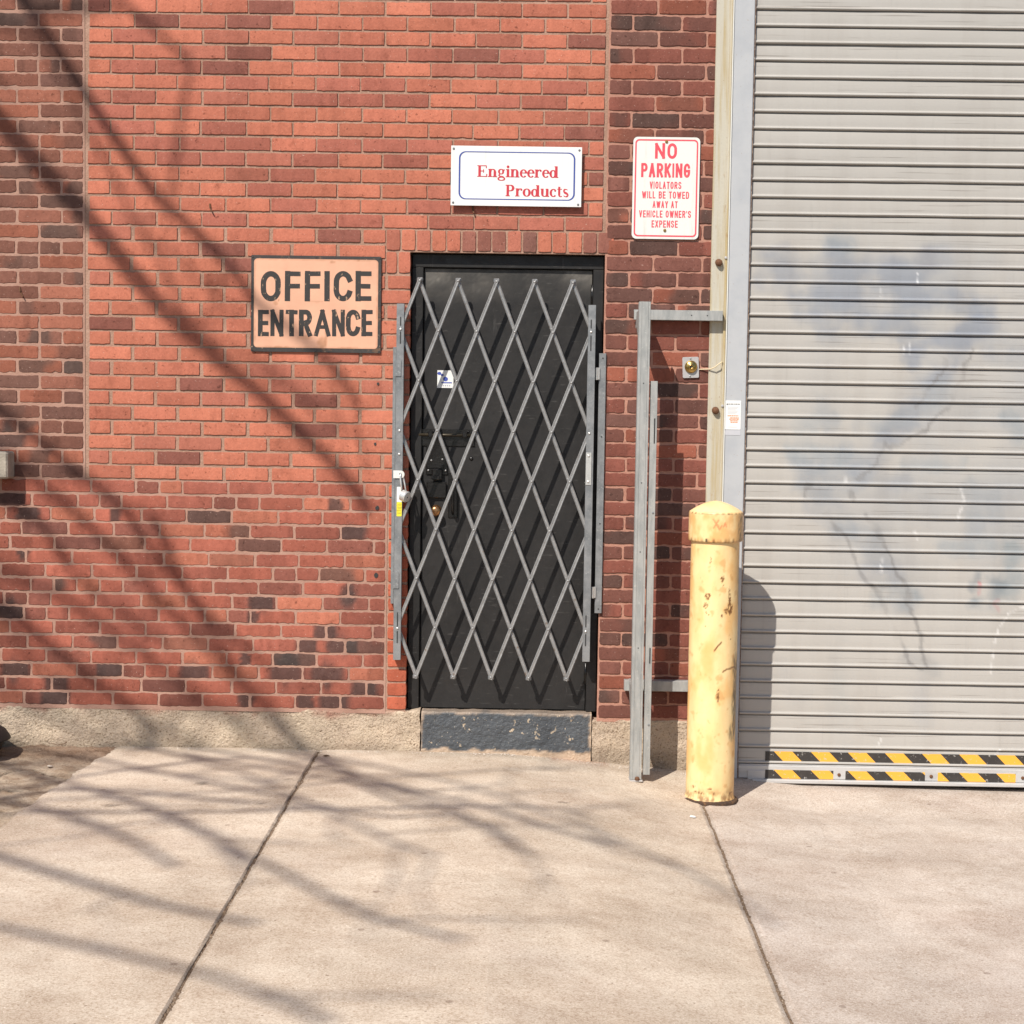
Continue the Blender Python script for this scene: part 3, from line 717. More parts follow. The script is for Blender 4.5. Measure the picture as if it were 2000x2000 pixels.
def screw(parent, x, z, y, r=.0055, m='bright_steel'):
    g = MB(); g.lathe((x, y + .001, z), (0, -1, 0), [(r, 0), (r, .003), (r * .6, .005), (0, .0055)], 12); g.build('screw', M[m], parent, smooth=True)
chl = channel(-.606, -.5725, .424, 2.018).build('upright', M['steel'], gate)
for z0, z1 in ((1.92, 1.96), (1.84, 1.895), (.575, .64), (.50, .555)): slot(chl, -.588, z0, z1, -.047)
for z in (1.905, 1.455, 1.35, .567): screw(chl, -.588, z, -.047)
chr_ = channel(.245, .278, .430, 2.024).build('upright', M['steel'], gate)
for z0, z1 in ((1.92, 1.96), (1.82, 1.89), (.585, .64), (.50, .555)): slot(chr_, .258, z0, z1, -.047)
for z in (1.905, 1.455, .567): screw(chr_, .258, z, -.047)
g = MB(); g.box(.245, .270, -.0505, -.0475, 1.225, 1.37, .001); dp = g.build('splice_plate', M['bright_steel'], chr_)
for z in (1.355, 1.24): screw(chr_, .257, z, -.0505)
# wall plate and tabs on the left, hinge angle on the right
wp = MB(); wp.box(-.6215, -.6075, -.030, -.002, .676, 1.826, .001); wp.box(-.6085, -.604, -.014, -.003, .676, 1.826, .001)
wp = wp.build('wall_plate', M['steel'], gate)
for z0, z1 in ((1.697, 1.769), (.748, .821)):
    g = MB(); g.prism(rrect(-.618, -.584, z0, z1, .004), -.0515, -.048); g.build('tab', M['steel'], gate)
ha = MB(); ha.box(.297, .3285, -.014, -.004, .646, 1.812, .001); ha = ha.build('hinge_angle', M['steel'], gate)
for z in (1.79, 1.44, 1.05, .665):
    g = MB(); g.prism([(.314 + .0035 * math.cos(t), z + .0035 * math.sin(t)) for t in np.linspace(0, 5.8, 12)], -.0148, -.0135); g.build('screw_hole', M['sticker_black'], ha)
for z0, z1 in ((1.694, 1.748), (.715, .766)):
    g = MB(); g.box(.277, .301, -.022, -.0145, z0, z1, .002); g.lathe((.287, -.024, z0), (0, 0, 1), [(.0065, 0), (.0065, z1 - z0)], 14); g.build('gate_hinge', M['bright_steel'], gate)
hs = MB(); pl = [(-.613, 1.243), (-.580, 1.243)] + [(-.580 + .017 * math.cos(t), 1.260 + .017 * math.sin(t)) for t in np.linspace(-1.4, 1.4, 10)] + [(-.580, 1.277), (-.613, 1.277)]
hs.prism(pl, -.054, -.050); hs = hs.build('hasp', M['aged_white'], gate)
g = MB(); g.prism([(-.581 + .006 * math.cos(t), 1.261 + .006 * math.sin(t)) for t in np.linspace(0, 5.9, 14)], -.0546, -.0535); g.build('hasp_hole', M['sticker_black'], hs)
lb = MB(); lb.prism(rrect(-.597, -.5745, 1.136, 1.204, .002), -.0482, -.0470); lb = lb.build('warning_label', M['white'], gate)
g = MB(); g.prism(rrect(-.597, -.5745, 1.072, 1.1355, .002), -.0482, -.0470); g.build('yellow_panel', M['label_yellow'], lb)
g = MB()
for k in range(7): g.prism([(-.5945, 1.083 + k * .007), (-.577, 1.083 + k * .007), (-.577, 1.0855 + k * .007), (-.5945, 1.0855 + k * .007)], -.0486, -.0481)
g.build('print', mat('label_print', (.38, .33, .03), .5), lb)
# padlock hanging from the hasp
pk = thing('padlock', 'round silver padlock hanging from the hasp on the folding gate upright', 'padlock', (-.562, -.07, 1.15))
ax = Vector((.80, -.52, -.30)).normalized()
g = MB(); c = Vector((-.563, -.066, 1.165)) - ax * .011
g.lathe(c, ax, [(.0, 0), (.022, 0), (.0255, .003), (.0255, .026), (.023, .030), (.0, .031)], 36); g.build('body', M['bright_steel'], pk)
g = MB(); g.lathe(c + ax * .0305, ax, [(.003, 0), (.003, .002), (0, .002)], 10); g.build('keyhole', M['sticker_black'], pk)
g = MB(); g.tube([(-.573, -.062, 1.185), (-.578, -.061, 1.22), (-.5815, -.060, 1.252), (-.5805, -.056, 1.262), (-.577, -.050, 1.264), (-.571, -.044, 1.255), (-.563, -.046, 1.22), (-.556, -.054, 1.185)], .0038, 10); g.build('shackle', M['bright_steel'], pk, smooth=True)

# ------------------------------------------------------------------ roller door
rd = thing('roller_door', 'grey steel roller shutter door with faded graffiti and hazard stripes', 'roller door', (2.2, .03, -.11))
ROL = np.array([.41, .390, .362])
def S(pts, r, k, c=(.325, .345, .385), soft=1.):
    return ([(W(x, y, .03)[0], W(x, y, .03)[2]) for x, y in pts], r / 435. * (1.18 if r > 8 else 1), min(.9, k * 1.6), np.array(c) * (.78 if r > 3 else 1), soft)
GR = [S([(1500, 505), (1530, 500)], 22, .5), S([(1630, 480), (1645, 482)], 22, .55, (.32, .35, .38)), S([(1500, 545), (1620, 520), (1700, 545), (1830, 515)], 28, .45), S([(1640, 520), (1780, 545)], 34, .5),
      S([(1560, 575), (1780, 580), (1860, 580), (1900, 605), (1915, 630)], 26, .62), S([(1570, 600), (1700, 620), (1780, 640)], 30, .5), S([(1560, 610), (1600, 640), (1780, 640)], 22, .45),
      S([(1800, 500), (1812, 520)], 18, .5, (.33, .33, .35)), S([(1912, 600), (1915, 640), (1880, 665)], 22, .6, (.32, .34, .385)), S([(1900, 640), (1840, 665), (1780, 690), (1772, 705)], 18, .6, (.32, .34, .385)),
      S([(1800, 680), (1890, 650)], 12, .45), S([(1855, 705), (1800, 770), (1760, 820), (1720, 870), (1680, 920)], 24, .55), S([(1840, 760), (1800, 800), (1720, 835), (1680, 835)], 20, .42, (.36, .38, .40)),
      S([(1600, 800), (1620, 815)], 22, .4, (.36, .38, .40)), S([(1560, 835), (1580, 830)], 18, .4, (.36, .39, .41)), S([(1545, 880), (1600, 890)], 20, .42, (.36, .39, .41)), S([(1560, 905), (1620, 905), (1660, 890)], 22, .5, (.33, .36, .39)),
      S([(1575, 935), (1650, 940), (1680, 920)], 24, .5, (.34, .36, .39)), S([(1590, 960), (1620, 985), (1650, 1030), (1700, 1060), (1730, 1110), (1750, 1160), (1760, 1180)], 24, .46, (.36, .37, .385)),
      S([(1570, 1000), (1610, 1010)], 14, .4), S([(1640, 1035), (1700, 1040)], 18, .45, (.34, .37, .40)), S([(1690, 1115), (1740, 1120)], 20, .3), S([(1720, 1160), (1770, 1165)], 22, .55, (.33, .36, .38)),
      S([(1770, 905), (1870, 905)], 14, .38, (.36, .39, .41)), S([(1720, 940), (1760, 945)], 18, .32), S([(1940, 680), (1970, 690)], 26, .42, (.34, .355, .385)), S([(1965, 815), (1995, 840), (1990, 860)], 18, .42, (.33, .36, .38)),
      S([(1890, 950), (1905, 1000), (1890, 1060)], 18, .42, (.36, .38, .40)), S([(1930, 960), (1940, 1010)], 16, .4, (.36, .38, .40)), S([(1840, 1070), (1930, 1070)], 18, .42, (.35, .38, .40)), S([(1975, 1070), (1990, 1110), (1960, 1150)], 22, .55, (.31, .35, .37)),
      S([(1890, 1140), (1905, 1135)], 12, .6, (.27, .29, .31)), S([(1945, 1140), (1935, 1165), (1900, 1175)], 15, .62, (.28, .31, .33)), S([(1912, 1143), (1905, 1150)], 5, .8, (.55, .16, .18), .6), S([(1938, 1175), (1946, 1180)], 5, .4, (.55, .28, .28)),
      S([(1635, 1245), (1640, 1500)], 22, .13, (.36, .38, .38)), S([(1790, 1340), (1800, 1400)], 24, .13), S([(1530, 1300), (1560, 1350)], 26, .10), S([(1770, 1285), (1815, 1300)], 20, .3, (.36, .36, .36))]
# darker outlines of the bands
for a in ([(1612, 1000), (1640, 1045), (1660, 1080), (1690, 1130), (1712, 1170), (1735, 1210), (1750, 1255), (1770, 1290), (1785, 1303)], [(1690, 1000), (1705, 1035), (1725, 1070), (1740, 1100), (1765, 1150), (1780, 1195), (1797, 1240), (1803, 1275), (1800, 1300)],
          [(1840, 700), (1820, 755), (1790, 790)], [(1895, 690), (1870, 750), (1840, 800), (1780, 850), (1730, 880)], [(1730, 870), (1700, 910), (1670, 935)], [(1580, 945), (1570, 975)], [(1655, 960), (1665, 975)]):
    GR.append(S(a, 4.5, .42, (.25, .24, .235), .9))
WH = [S([(1648, 925), (1648, 945)], 1.6, .9, (.8, .8, .8), .6), S([(1717, 1088), (1717, 1115)], 1.6, .9, (.8, .8, .8), .6), S([(1721, 1088), (1720, 1113)], 1.4, .8, (.8, .8, .8), .6), S([(1762, 670), (1760, 690)], 1.6, .8, (.8, .8, .8), .6), S([(1773, 668), (1772, 690)], 1.6, .8, (.8, .8, .8), .6),
      S([(1715, 565), (1717, 580)], 2, .8, (.8, .8, .8), .6), S([(1788, 535), (1787, 555)], 1.6, .7, (.8, .8, .8), .6), S([(2000, 1180), (1965, 1195), (1945, 1225), (1935, 1260), (1930, 1310)], 1.8, .6, (.75, .74, .73), .6), S([(1720, 1435), (1712, 1450)], 1.5, .7, (.8, .8, .8), .6), S([(1946, 1460), (1940, 1470)], 1.5, .7, (.8, .8, .8), .6),
      S([(1872, 950), (1878, 975), (1865, 1015)], 2.4, .45, (.75, .74, .73), .8), S([(1780, 1030), (1788, 1050)], 3, .45, (.75, .74, .73), .8)]
def roller_col(x, z):
    k = 1 + .03 * fbm(x * 1.2, z * .8, 3.)
    c = ROL * k
    hz_ = .42 * sstep(1.15, 1.5, x) * sstep(.5, 1.0, z) * (1 - sstep(2.2, 2.45, z)) * max(0, .6 + 1.2 * fbm(x * 3, z * 3, 11.)); c = c * (1 - hz_) + np.array([.29, .30, .315]) * hz_
    if x > 2.45 or z > 2.9: return c
    wx, wz = x + .03 * nz(x * 11, z * 11, 1.) + .012 * nz(x * 40, z * 40, 1.), z + .03 * nz(x * 11, z * 11, 6.) + .012 * nz(x * 40, z * 40, 5.)
    for pl, r, a, cc, soft in GR:
        if min(p[0] for p in pl) - 2 * r < wx < max(p[0] for p in pl) + 2 * r and min(p[1] for p in pl) - 2 * r < wz < max(p[1] for p in pl) + 2 * r:
            d = dseg(wx, wz, pl); t = a * (1 - sstep(r * (1 - .75 * soft), r * (1 + .35 * soft), d)) * max(.1, min(1., .72 + .9 * fbm(x * 7, z * 7, 2.)))
            if t > 0: c = c * (1 - t) + cc * t
    for pl, r, a, cc, soft in WH:
        if min(p[0] for p in pl) - .02 < x < max(p[0] for p in pl) + .02 and min(p[1] for p in pl) - .02 < z < max(p[1] for p in pl) + .02:
            d = dseg(x, z, pl); t = a * .6 * (1 - sstep(r * .6, r * 1.3 + .0015, d)) * max(0, min(1, .5 + 1.5 * nz(x * 50, z * 50)))
            c = c * (1 - t) + cc * t
    return c
PT = .0745; YR = -.016
pf = [(.0, -.0065), (.0022, -.0020), (.006, .0), (.014, .0006), (.024, .001), (.034, .0012), (.044, .001), (.054, .0006), (.0575, .0010), (.0590, .0052), (.0615, .0088), (.0645, .0100), (.0675, .0088), (.0700, .0050), (.0712, .0005), (.0720, -.0060)]
xs = axis(.945, 3.75, .94, 2.45, .0085, .14)
V = []; F = []; C = []; rows = 0
z = .047 + PT * 51
for k in range(52):
    jz = rnd.uniform(-.0006, .0006); tl = rnd.uniform(-.0006, .0006); sh = rnd.uniform(.975, 1.02)
    for dz, o in pf:
        zz = z - dz + jz
        for x in xs:
            V.append((x, YR - o - tl - .0016 * fbm(x * 1.6, z * 5, 3.) - .0012 * nz(x * 6, z * 9, 5.), zz)); C.append(roller_col(x, zz) * sh * (.82 if o < -.0015 else 1))
        rows += 1
    z -= PT
nx = len(xs)
for j in range(rows - 1):
    for i in range(nx - 1): a = j * nx + i; F.append((a, a + nx, a + nx + 1, a + 1))
cur = mesh_obj('curtain', V, F, M['roller'], cols=C, parent=rd)
# bottom bar
bb = MB()
zb = -.108
bb.box(.958, 3.72, YR - .010, YR + .02, -.030, -.026, .001)
bb.box(.958, 3.72, YR - .014, YR + .02, zb + .018, -.0305, .003); bb.box(1.02, 3.72, YR - .034, YR + .02, zb, zb + .0175, .003)
bb = bb.build('bottom_bar', M['bumper_bar'], rd)
def stripes(parent, x0, x1, z0, z1, y, wd, start, lean, ends=()):
    """hazard tape: slanted black and yellow blocks side by side"""
    hy = MB(); hb = MB(); x = start; kcol = 0
    tapes = ends or [(x0, x1)]
    def clipx(poly, a, b):
        for lim, sgn in ((a, 1), (b, -1)):
            out = []
            for p, q in zip(poly, poly[1:] + poly[:1]):
                ip, iq = (p[0] - lim) * sgn >= 0, (q[0] - lim) * sgn >= 0
                if ip: out.append(p)
                if ip != iq:
                    t = (lim - p[0]) / (q[0] - p[0]); out.append((lim, p[1] + (q[1] - p[1]) * t))
            poly = out
            if len(poly) < 3: return None
        return poly
    while x < x1 + .1:
        poly = [(x + lean, z0), (x + lean + wd, z0), (x + wd, z1), (x, z1)]
        for a, b in tapes:
            q = clipx(poly, a, b)
            if q: (hy if kcol else hb).prism(q, y - .0008, y + .0006)
        x += wd; kcol = 1 - kcol
    hb.build('hazard_black', M['tape_black'], parent); hy.build('hazard_yellow', M['tape_yellow'], parent)
lft = 1.080
stripes(rd, lft, 3.70, -.016, .032, YR - .0036, .0835, lft - .045, .047)
gp = [(lft, lft + .307), (lft + .362, lft + .720), (lft + .778, lft + 1.128), (lft + 1.19, lft + 1.55), (lft + 1.62, lft + 1.98)]
stripes(rd, lft, 3.2, -.089, -.050, YR - .0142, .0835, lft - .045, .040, gp)
for x in (lft + .333, lft + .748, lft + 1.16, lft + 1.58):
    g = MB(); g.lathe((x, YR - .013, -.068), (0, -1, 0), [(.008, 0), (.008, .004), (.005, .007), (0, .007)], 8); g.build('bolt', M['rust'], bb)
g = MB(); g.box(1.0, 1.078, YR - .018, YR - .0145, -.104, -.052, .003); g.build('end_plate', M['bumper_bar'], bb)
# guide rail and jamb angle
gr = MB(); gr.box(.862, .952, -.038, .06, -.13, 3.86, .003); gr = gr.build('guide_rail', M['rail_paint'], rd)
g = MB(); g.box(.9525, .9575, -.032, .05, -.13, 3.86, .001); g.build('rail_edge', M['edge_rust'], gr)
g = MB(); g.box(.857, .8615, -.043, .03, -.13, 3.86, .0015); g.build('rail_lip', M['aged_white'], gr)
g = MB(); g.box(3.70, 3.79, -.040, .06, -.16, 3.86, .003); g.build('guide_rail', M['rail_paint'], rd)
g = MB(); g.box(.86, 3.8, -.05, .2, 3.78, 3.90, .004); g.build('hood', M['rail_paint'], rd)
g = MB(); g.box(.94, 3.74, .08, .12, -.2, 3.8); g.build('backing', M['tape_black'], rd)
ja = MB(); ja.box(.786, .8565, -.016, .01, -.13, 3.9, .003); ja.box(.845, .8567, -.026, -.0155, -.13, 3.9, .002); ja = ja.build('jamb_angle', M['jamb_cream'], rd)
for z in (2.222, 1.567):
    g = MB(); g.lathe((.819, -.015, z), (.1, -1, -.25), [(.016, 0), (.016, .012), (.012, .022), (.006, .027), (0, .028)], 12); g.build('anchor_bolt', M['rust'], ja)
    g = MB(); g.lathe((.849, -.025, z + .02), (0, -1, 0), [(.006, 0), (.006, .006), (0, .007)], 8); g.build('nut', M['plate_grey'], ja)
# certificate sticker on the rail
jt = MB(); jt.prism(rrect(.862, .931, 1.482, 1.611, .002), -.0396, -.0370); jt = jt.build('sticker', M['white'], gr)
yj = -.0400
g = MB(); g.prism([(.867, 1.597), (.872, 1.597), (.872, 1.591), (.867, 1.591)], yj, yj + .0004)
for k, (a, b) in enumerate(((.874, .882), (.884, .896), (.898, .903), (.905, .915), (.917, .925))): g.prism([(a, 1.5965), (b, 1.5965), (b, 1.5935), (a, 1.5935)], yj, yj + .0004)
g.build('print_black', M['sticker_black'], jt)
g = MB()
for z0, a, b in ((1.541, .872, .920), (1.532, .884, .922), (1.526, .880, .923), (1.519, .884, .920), (1.512, .886, .918)):
    x = a
    while x < b: e = min(b, x + rnd.uniform(.004, .010)); g.prism([(x, z0), (e, z0), (e, z0 + .0042), (x, z0 + .0042)], yj, yj + .0004); x = e + .0015
g.build('print_orange', M['sticker_orange'], jt)
g = MB()
for k in range(6): g.prism([(.873, 1.582 - k * .0058), (.920 - (k % 3) * .006, 1.582 - k * .0058), (.920 - (k % 3) * .006, 1.5808 - k * .0058), (.873, 1.5808 - k * .0058)], yj, yj + .0004)
g.prism([(.876, 1.494), (.915, 1.494), (.915, 1.4925), (.876, 1.4925)], yj, yj + .0004)
g.build('print_grey', M['sticker_grey'], jt)
g = MB(); g.prism(rrect(.862, .931, 1.457, 1.479, .002), -.0393, -.0370); g.build('clear_sticker', mat('clear_film', (.50, .50, .53), .3), gr)

# ------------------------------------------------------------------ lettering
def arc(cx, cz, rx_, rz_, a0, a1, n=18):
    return [(cx + rx_ * math.cos(R(a0 + (a1 - a0) * k / n)), cz + rz_ * math.sin(R(a0 + (a1 - a0) * k / n))) for k in range(n + 1)]
GL = {
    'A': [[(0, 0), (.5, 1)], [(.5, 1), (1, 0)], [(.2, .32), (.8, .32)]],
    'B': [[(0, 0), (0, 1)], [(0, 1), (.6, 1)] + arc(.62, .77, .34, .23, 80, -90) + [(0, .54)], [(.3, .54), (.62, .54)] + arc(.64, .27, .36, .27, 80, -90) + [(0, 0)]],
    'C': [arc(.5, .66, .5, .34, 20, 180) + arc(.5, .34, .5, .34, 180, 340)],
    'D': [[(0, 0), (0, 1)], [(0, 1), (.5, 1)] + arc(.5, .62, .5, .38, 90, 0) + arc(.5, .38, .5, .38, 0, -90) + [(0, 0)]],
    'E': [[(0, 0), (0, 1)], [(0, 1), (1, 1)], [(0, .5), (.9, .5)], [(0, 0), (1, 0)]],
    'F': [[(0, 0), (0, 1)], [(0, 1), (1, 1)], [(0, .5), (.95, .5)]],
    'G': [arc(.5, .66, .5, .34, 20, 180) + arc(.5, .34, .5, .34, 180, 360) + [(1, .48)], [(.55, .46), (1, .46)]],
    'H': [[(0, 0), (0, 1)], [(1, 0), (1, 1)], [(0, .5), (1, .5)]],
    'I': [[(.5, 0), (.5, 1)]],
    'K': [[(0, 0), (0, 1)], [(0, .35), (1, 1)], [(.35, .58), (1, 0)]],
    'L': [[(0, 0), (0, 1)], [(0, 0), (1, 0)]],
    'N': [[(0, 0), (0, 1)], [(0, 1), (1, 0)], [(1, 0), (1, 1)]],
    'O': [arc(.5, .62, .5, .38, 0, 180) + arc(.5, .38, .5, .38, 180, 360) + [(1, .62)]],
    'P': [[(0, 0), (0, 1)], [(0, 1), (.55, 1)] + arc(.58, .74, .42, .26, 85, -90) + [(0, .48)]],
    'R': [[(0, 0), (0, 1)], [(0, 1), (.55, 1)] + arc(.58, .75, .42, .25, 85, -90) + [(0, .5)], [(.45, .5), (1, 0)]],
    'S': [arc(.5, .75, .5, .25, 20, 200) + [(.25, .57), (.75, .45)] + arc(.5, .26, .5, .26, 25, -165)],
    'T': [[(0, 1), (1, 1)], [(.5, 0), (.5, 1)]],
    'V': [[(0, 1), (.5, 0)], [(.5, 0), (1, 1)]],
    'W': [[(0, 1), (.25, 0)], [(.25, 0), (.5, .9)], [(.5, .9), (.75, 0)], [(.75, 0), (1, 1)]],
    'X': [[(0, 0), (1, 1)], [(0, 1), (1, 0)]],
    'Y': [[(0, 1), (.5, .45)], [(1, 1), (.5, .45)], [(.5, 0), (.5, .45)]],
    "'": [[(.5, .75), (.5, 1)]],
}
def ribbon(mb, pts, wd, y, m=0, cap=True):
    pts = [np.array(p, float) for p in pts]
    q = [pts[0]]
    for p in pts[1:]:
        if np.linalg.norm(p - q[-1]) > 1e-6: q.append(p)
    pts = q
    if not hasattr(wd, '__len__'): wd = [wd] * len(pts)
    if cap:
        d0 = _n(pts[1] - pts[0]); d1 = _n(pts[-1] - pts[-2])
        pts[0] = pts[0] - d0 * wd[0] / 2; pts[-1] = pts[-1] + d1 * wd[-1] / 2
    L = []; Rr = []
    for i, p in enumerate(pts):
        if i == 0: t = _n(pts[1] - p); nn = np.array([-t[1], t[0]]); k = 1
        elif i == len(pts) - 1: t = _n(p - pts[i - 1]); nn = np.array([-t[1], t[0]]); k = 1
        else:
            t0 = _n(p - pts[i - 1]); t1 = _n(pts[i + 1] - p); t = _n(t0 + t1) if np.linalg.norm(t0 + t1) > 1e-6 else t0
            nn = np.array([-t[1], t[0]]); k = min(1.5, 1 / max(.4, nn @ np.array([-t0[1], t0[0]])))
        L.append(p + nn * wd[i] / 2 * k); Rr.append(p - nn * wd[i] / 2 * k)
    n = len(pts); b = [(x, y, z) for x, z in L] + [(x, y, z) for x, z in Rr]
    mb.add(b, [(i, n + i, n + i + 1, i + 1) for i in range(n - 1)], m)
def glyph(mb, ch, x0, x1, z0, z1, sw, y, hand=0.):
    for k, st in enumerate(GL[ch]):
        h = sw / 2
        P = [(x0 + h + (x1 - x0 - sw) * a + rnd.uniform(-hand, hand), z0 + h + (z1 - z0 - sw) * b + rnd.uniform(-hand, hand) * (len(st) < 4)) for a, b in st]
        ribbon(mb, P, sw * (.86 if hand and len(st) == 2 and abs(st[0][1] - st[1][1]) < .01 else 1), y - .00012 * k, cap=(ch != 'O'))
def textline(mb, s, x0, x1, z0, z1, sw, y, gap=.22):
    WD = {'I': .3, "'": .25, ' ': .45, 'W': 1.35, 'N': 1.05, 'O': 1.02, 'E': .88, 'L': .85, 'T': .95}
    ws = [WD.get(c, 1.) for c in s]; tot = sum(ws) + gap * (len(s) - 1); u = (x1 - x0) / tot; x = x0
    for c, wd in zip(s, ws):
        if c != ' ': glyph(mb, c, x, x + wd * u, z0, z1, min(sw, wd * u * .98), y)
        x += (wd + gap) * u

# office entrance sign
sg = thing('office_sign', 'peach metal sign with black lettering for the office entrance', 'sign', (-.97, -.006, 1.79))
so1 = W(491, 498, -.008); so2 = W(743, 690, -.008)
x0, x1, z0, z1 = so1[0], so2[0], so2[2], so1[2]
def tilt(poly, a=-.006): return [(x, z + a * (x - x0) * 0 ) for x, z in poly]
g = MB(); g.prism(rrect(x0, x1, z0, z1, .004), -.0100, -.003); g.build('frame_panel', M['sign_black'], sg)
fx0, fx1, fz0, fz1, fr = x0 + .0125, x1 - .0130, z0 + .0185, z1 - .0145, .016
RUN = [(zx, zy, a_, b_, k_) for (zx, zy), a_, b_, k_ in ((( 690, 1355), .020, .030, .55), ((380, 1388), .050, .006, .85), ((720, 1320), .006, .045, .5), ((340, 1050), .012, .010, .5), ((365, 1030), .004, .006, .9), ((770, 742), .012, .006, .6), ((965, 728), .008, .005, .7), ((1105, 1120), .005, .03, .4), ((640, 1040), .035, .004, .35), ((560, 1310), .03, .012, .3), ((880, 1390), .04, .005, .5))]
RUN = [(*[W(450 + zx / 3.864, 320 + zy / 3.864, -.011)[k] for k in (0, 2)], a_, b_, k_) for zx, zy, a_, b_, k_ in RUN]
def peach_col(x, z):
    c = np.array([.71, .385, .255]) * (1 + .10 * fbm(x * 6, z * 6, 3.)) * (1 - .06 * max(0, fbm(x * 25, z * 5, 1.)))
    for a_, b_, ra, rb, k_ in RUN:
        q = ((x - a_) / ra) ** 2 + ((z - b_) / rb) ** 2 + .8 * nz(x * 90, z * 60)
        if q < 1.6: t = k_ * (1 - sstep(.1, 1.6, q)); c = c * (1 - t) + np.array([.36, .155, .065]) * t
    e_ = min(x - fx0, fx1 - x, z - fz0, fz1 - z); t = .5 * (1 - sstep(0, .010, e_ + .006 * nz(x * 40, z * 40))); c = c * (1 - t) + np.array([.42, .20, .11]) * t
    return c
V, F, C = grid_face(fx0, fx1, fz0, fz1, -.0108, .005, peach_col)
def rc(x, z):
    cx_, cz_ = max(fx0 + fr, min(fx1 - fr, x)), max(fz0 + fr, min(fz1 - fr, z)); d = math.hypot(x - cx_, z - cz_)
    return (x, z) if d <= fr or d < 1e-9 else (cx_ + (x - cx_) * fr / d, cz_ + (z - cz_) * fr / d)
V = [(*rc(x, z), y) for x, y, z in V]; V = [(a, min(y, -.0095), b) for a, b, y in V]
mesh_obj('face', V, F, M['peach'], cols=C, parent=sg)
g = MB(); y = -.0114
def zp(zx, zy): p = W(450 + zx / 3.864, 320 + zy / 3.864, -.011); return p[0], p[2]
for ch, a, b in (('O', 230, 380), ('F', 412, 530), ('F', 562, 682), ('I', 706, 752), ('C', 780, 920), ('E', 945, 1066)):
    xa, zt = zp(a, 808); xb, zb_ = zp(b, 1038); glyph(g, ch, xa, xb, zb_, zt, .0240, y, .0006)
for ch, a, b in (('E', 208, 292), ('N', 303, 400), ('T', 415, 508), ('R', 518, 614), ('A', 633, 754), ('N', 768, 862), ('C', 872, 980), ('E', 990, 1074)):
    xa, zt = zp(a, 1100); xb, zb_ = zp(b, 1302); glyph(g, ch, xa, xb, zb_, zt, .0212 if ch not in 'NA' else .0185, y, .0006)
g.build('lettering', M['letter_black'], sg)
for x, z in ((x0 + .007, z1 - .008), (x1 - .007, z1 - .008), (x0 + .007, z0 + .008), (x1 - .007, z0 + .008), ((x0 + x1) / 2, z1 - .007), ((x0 + x1) / 2, z0 + .007)):
    g = MB(); g.lathe((x, -.0098, z), (0, -1, 0), [(.0035, 0), (.0035, .0014), (.0015, .0026), (0, .0027)], 10); g.build('screw', M['sign_black'], sg)

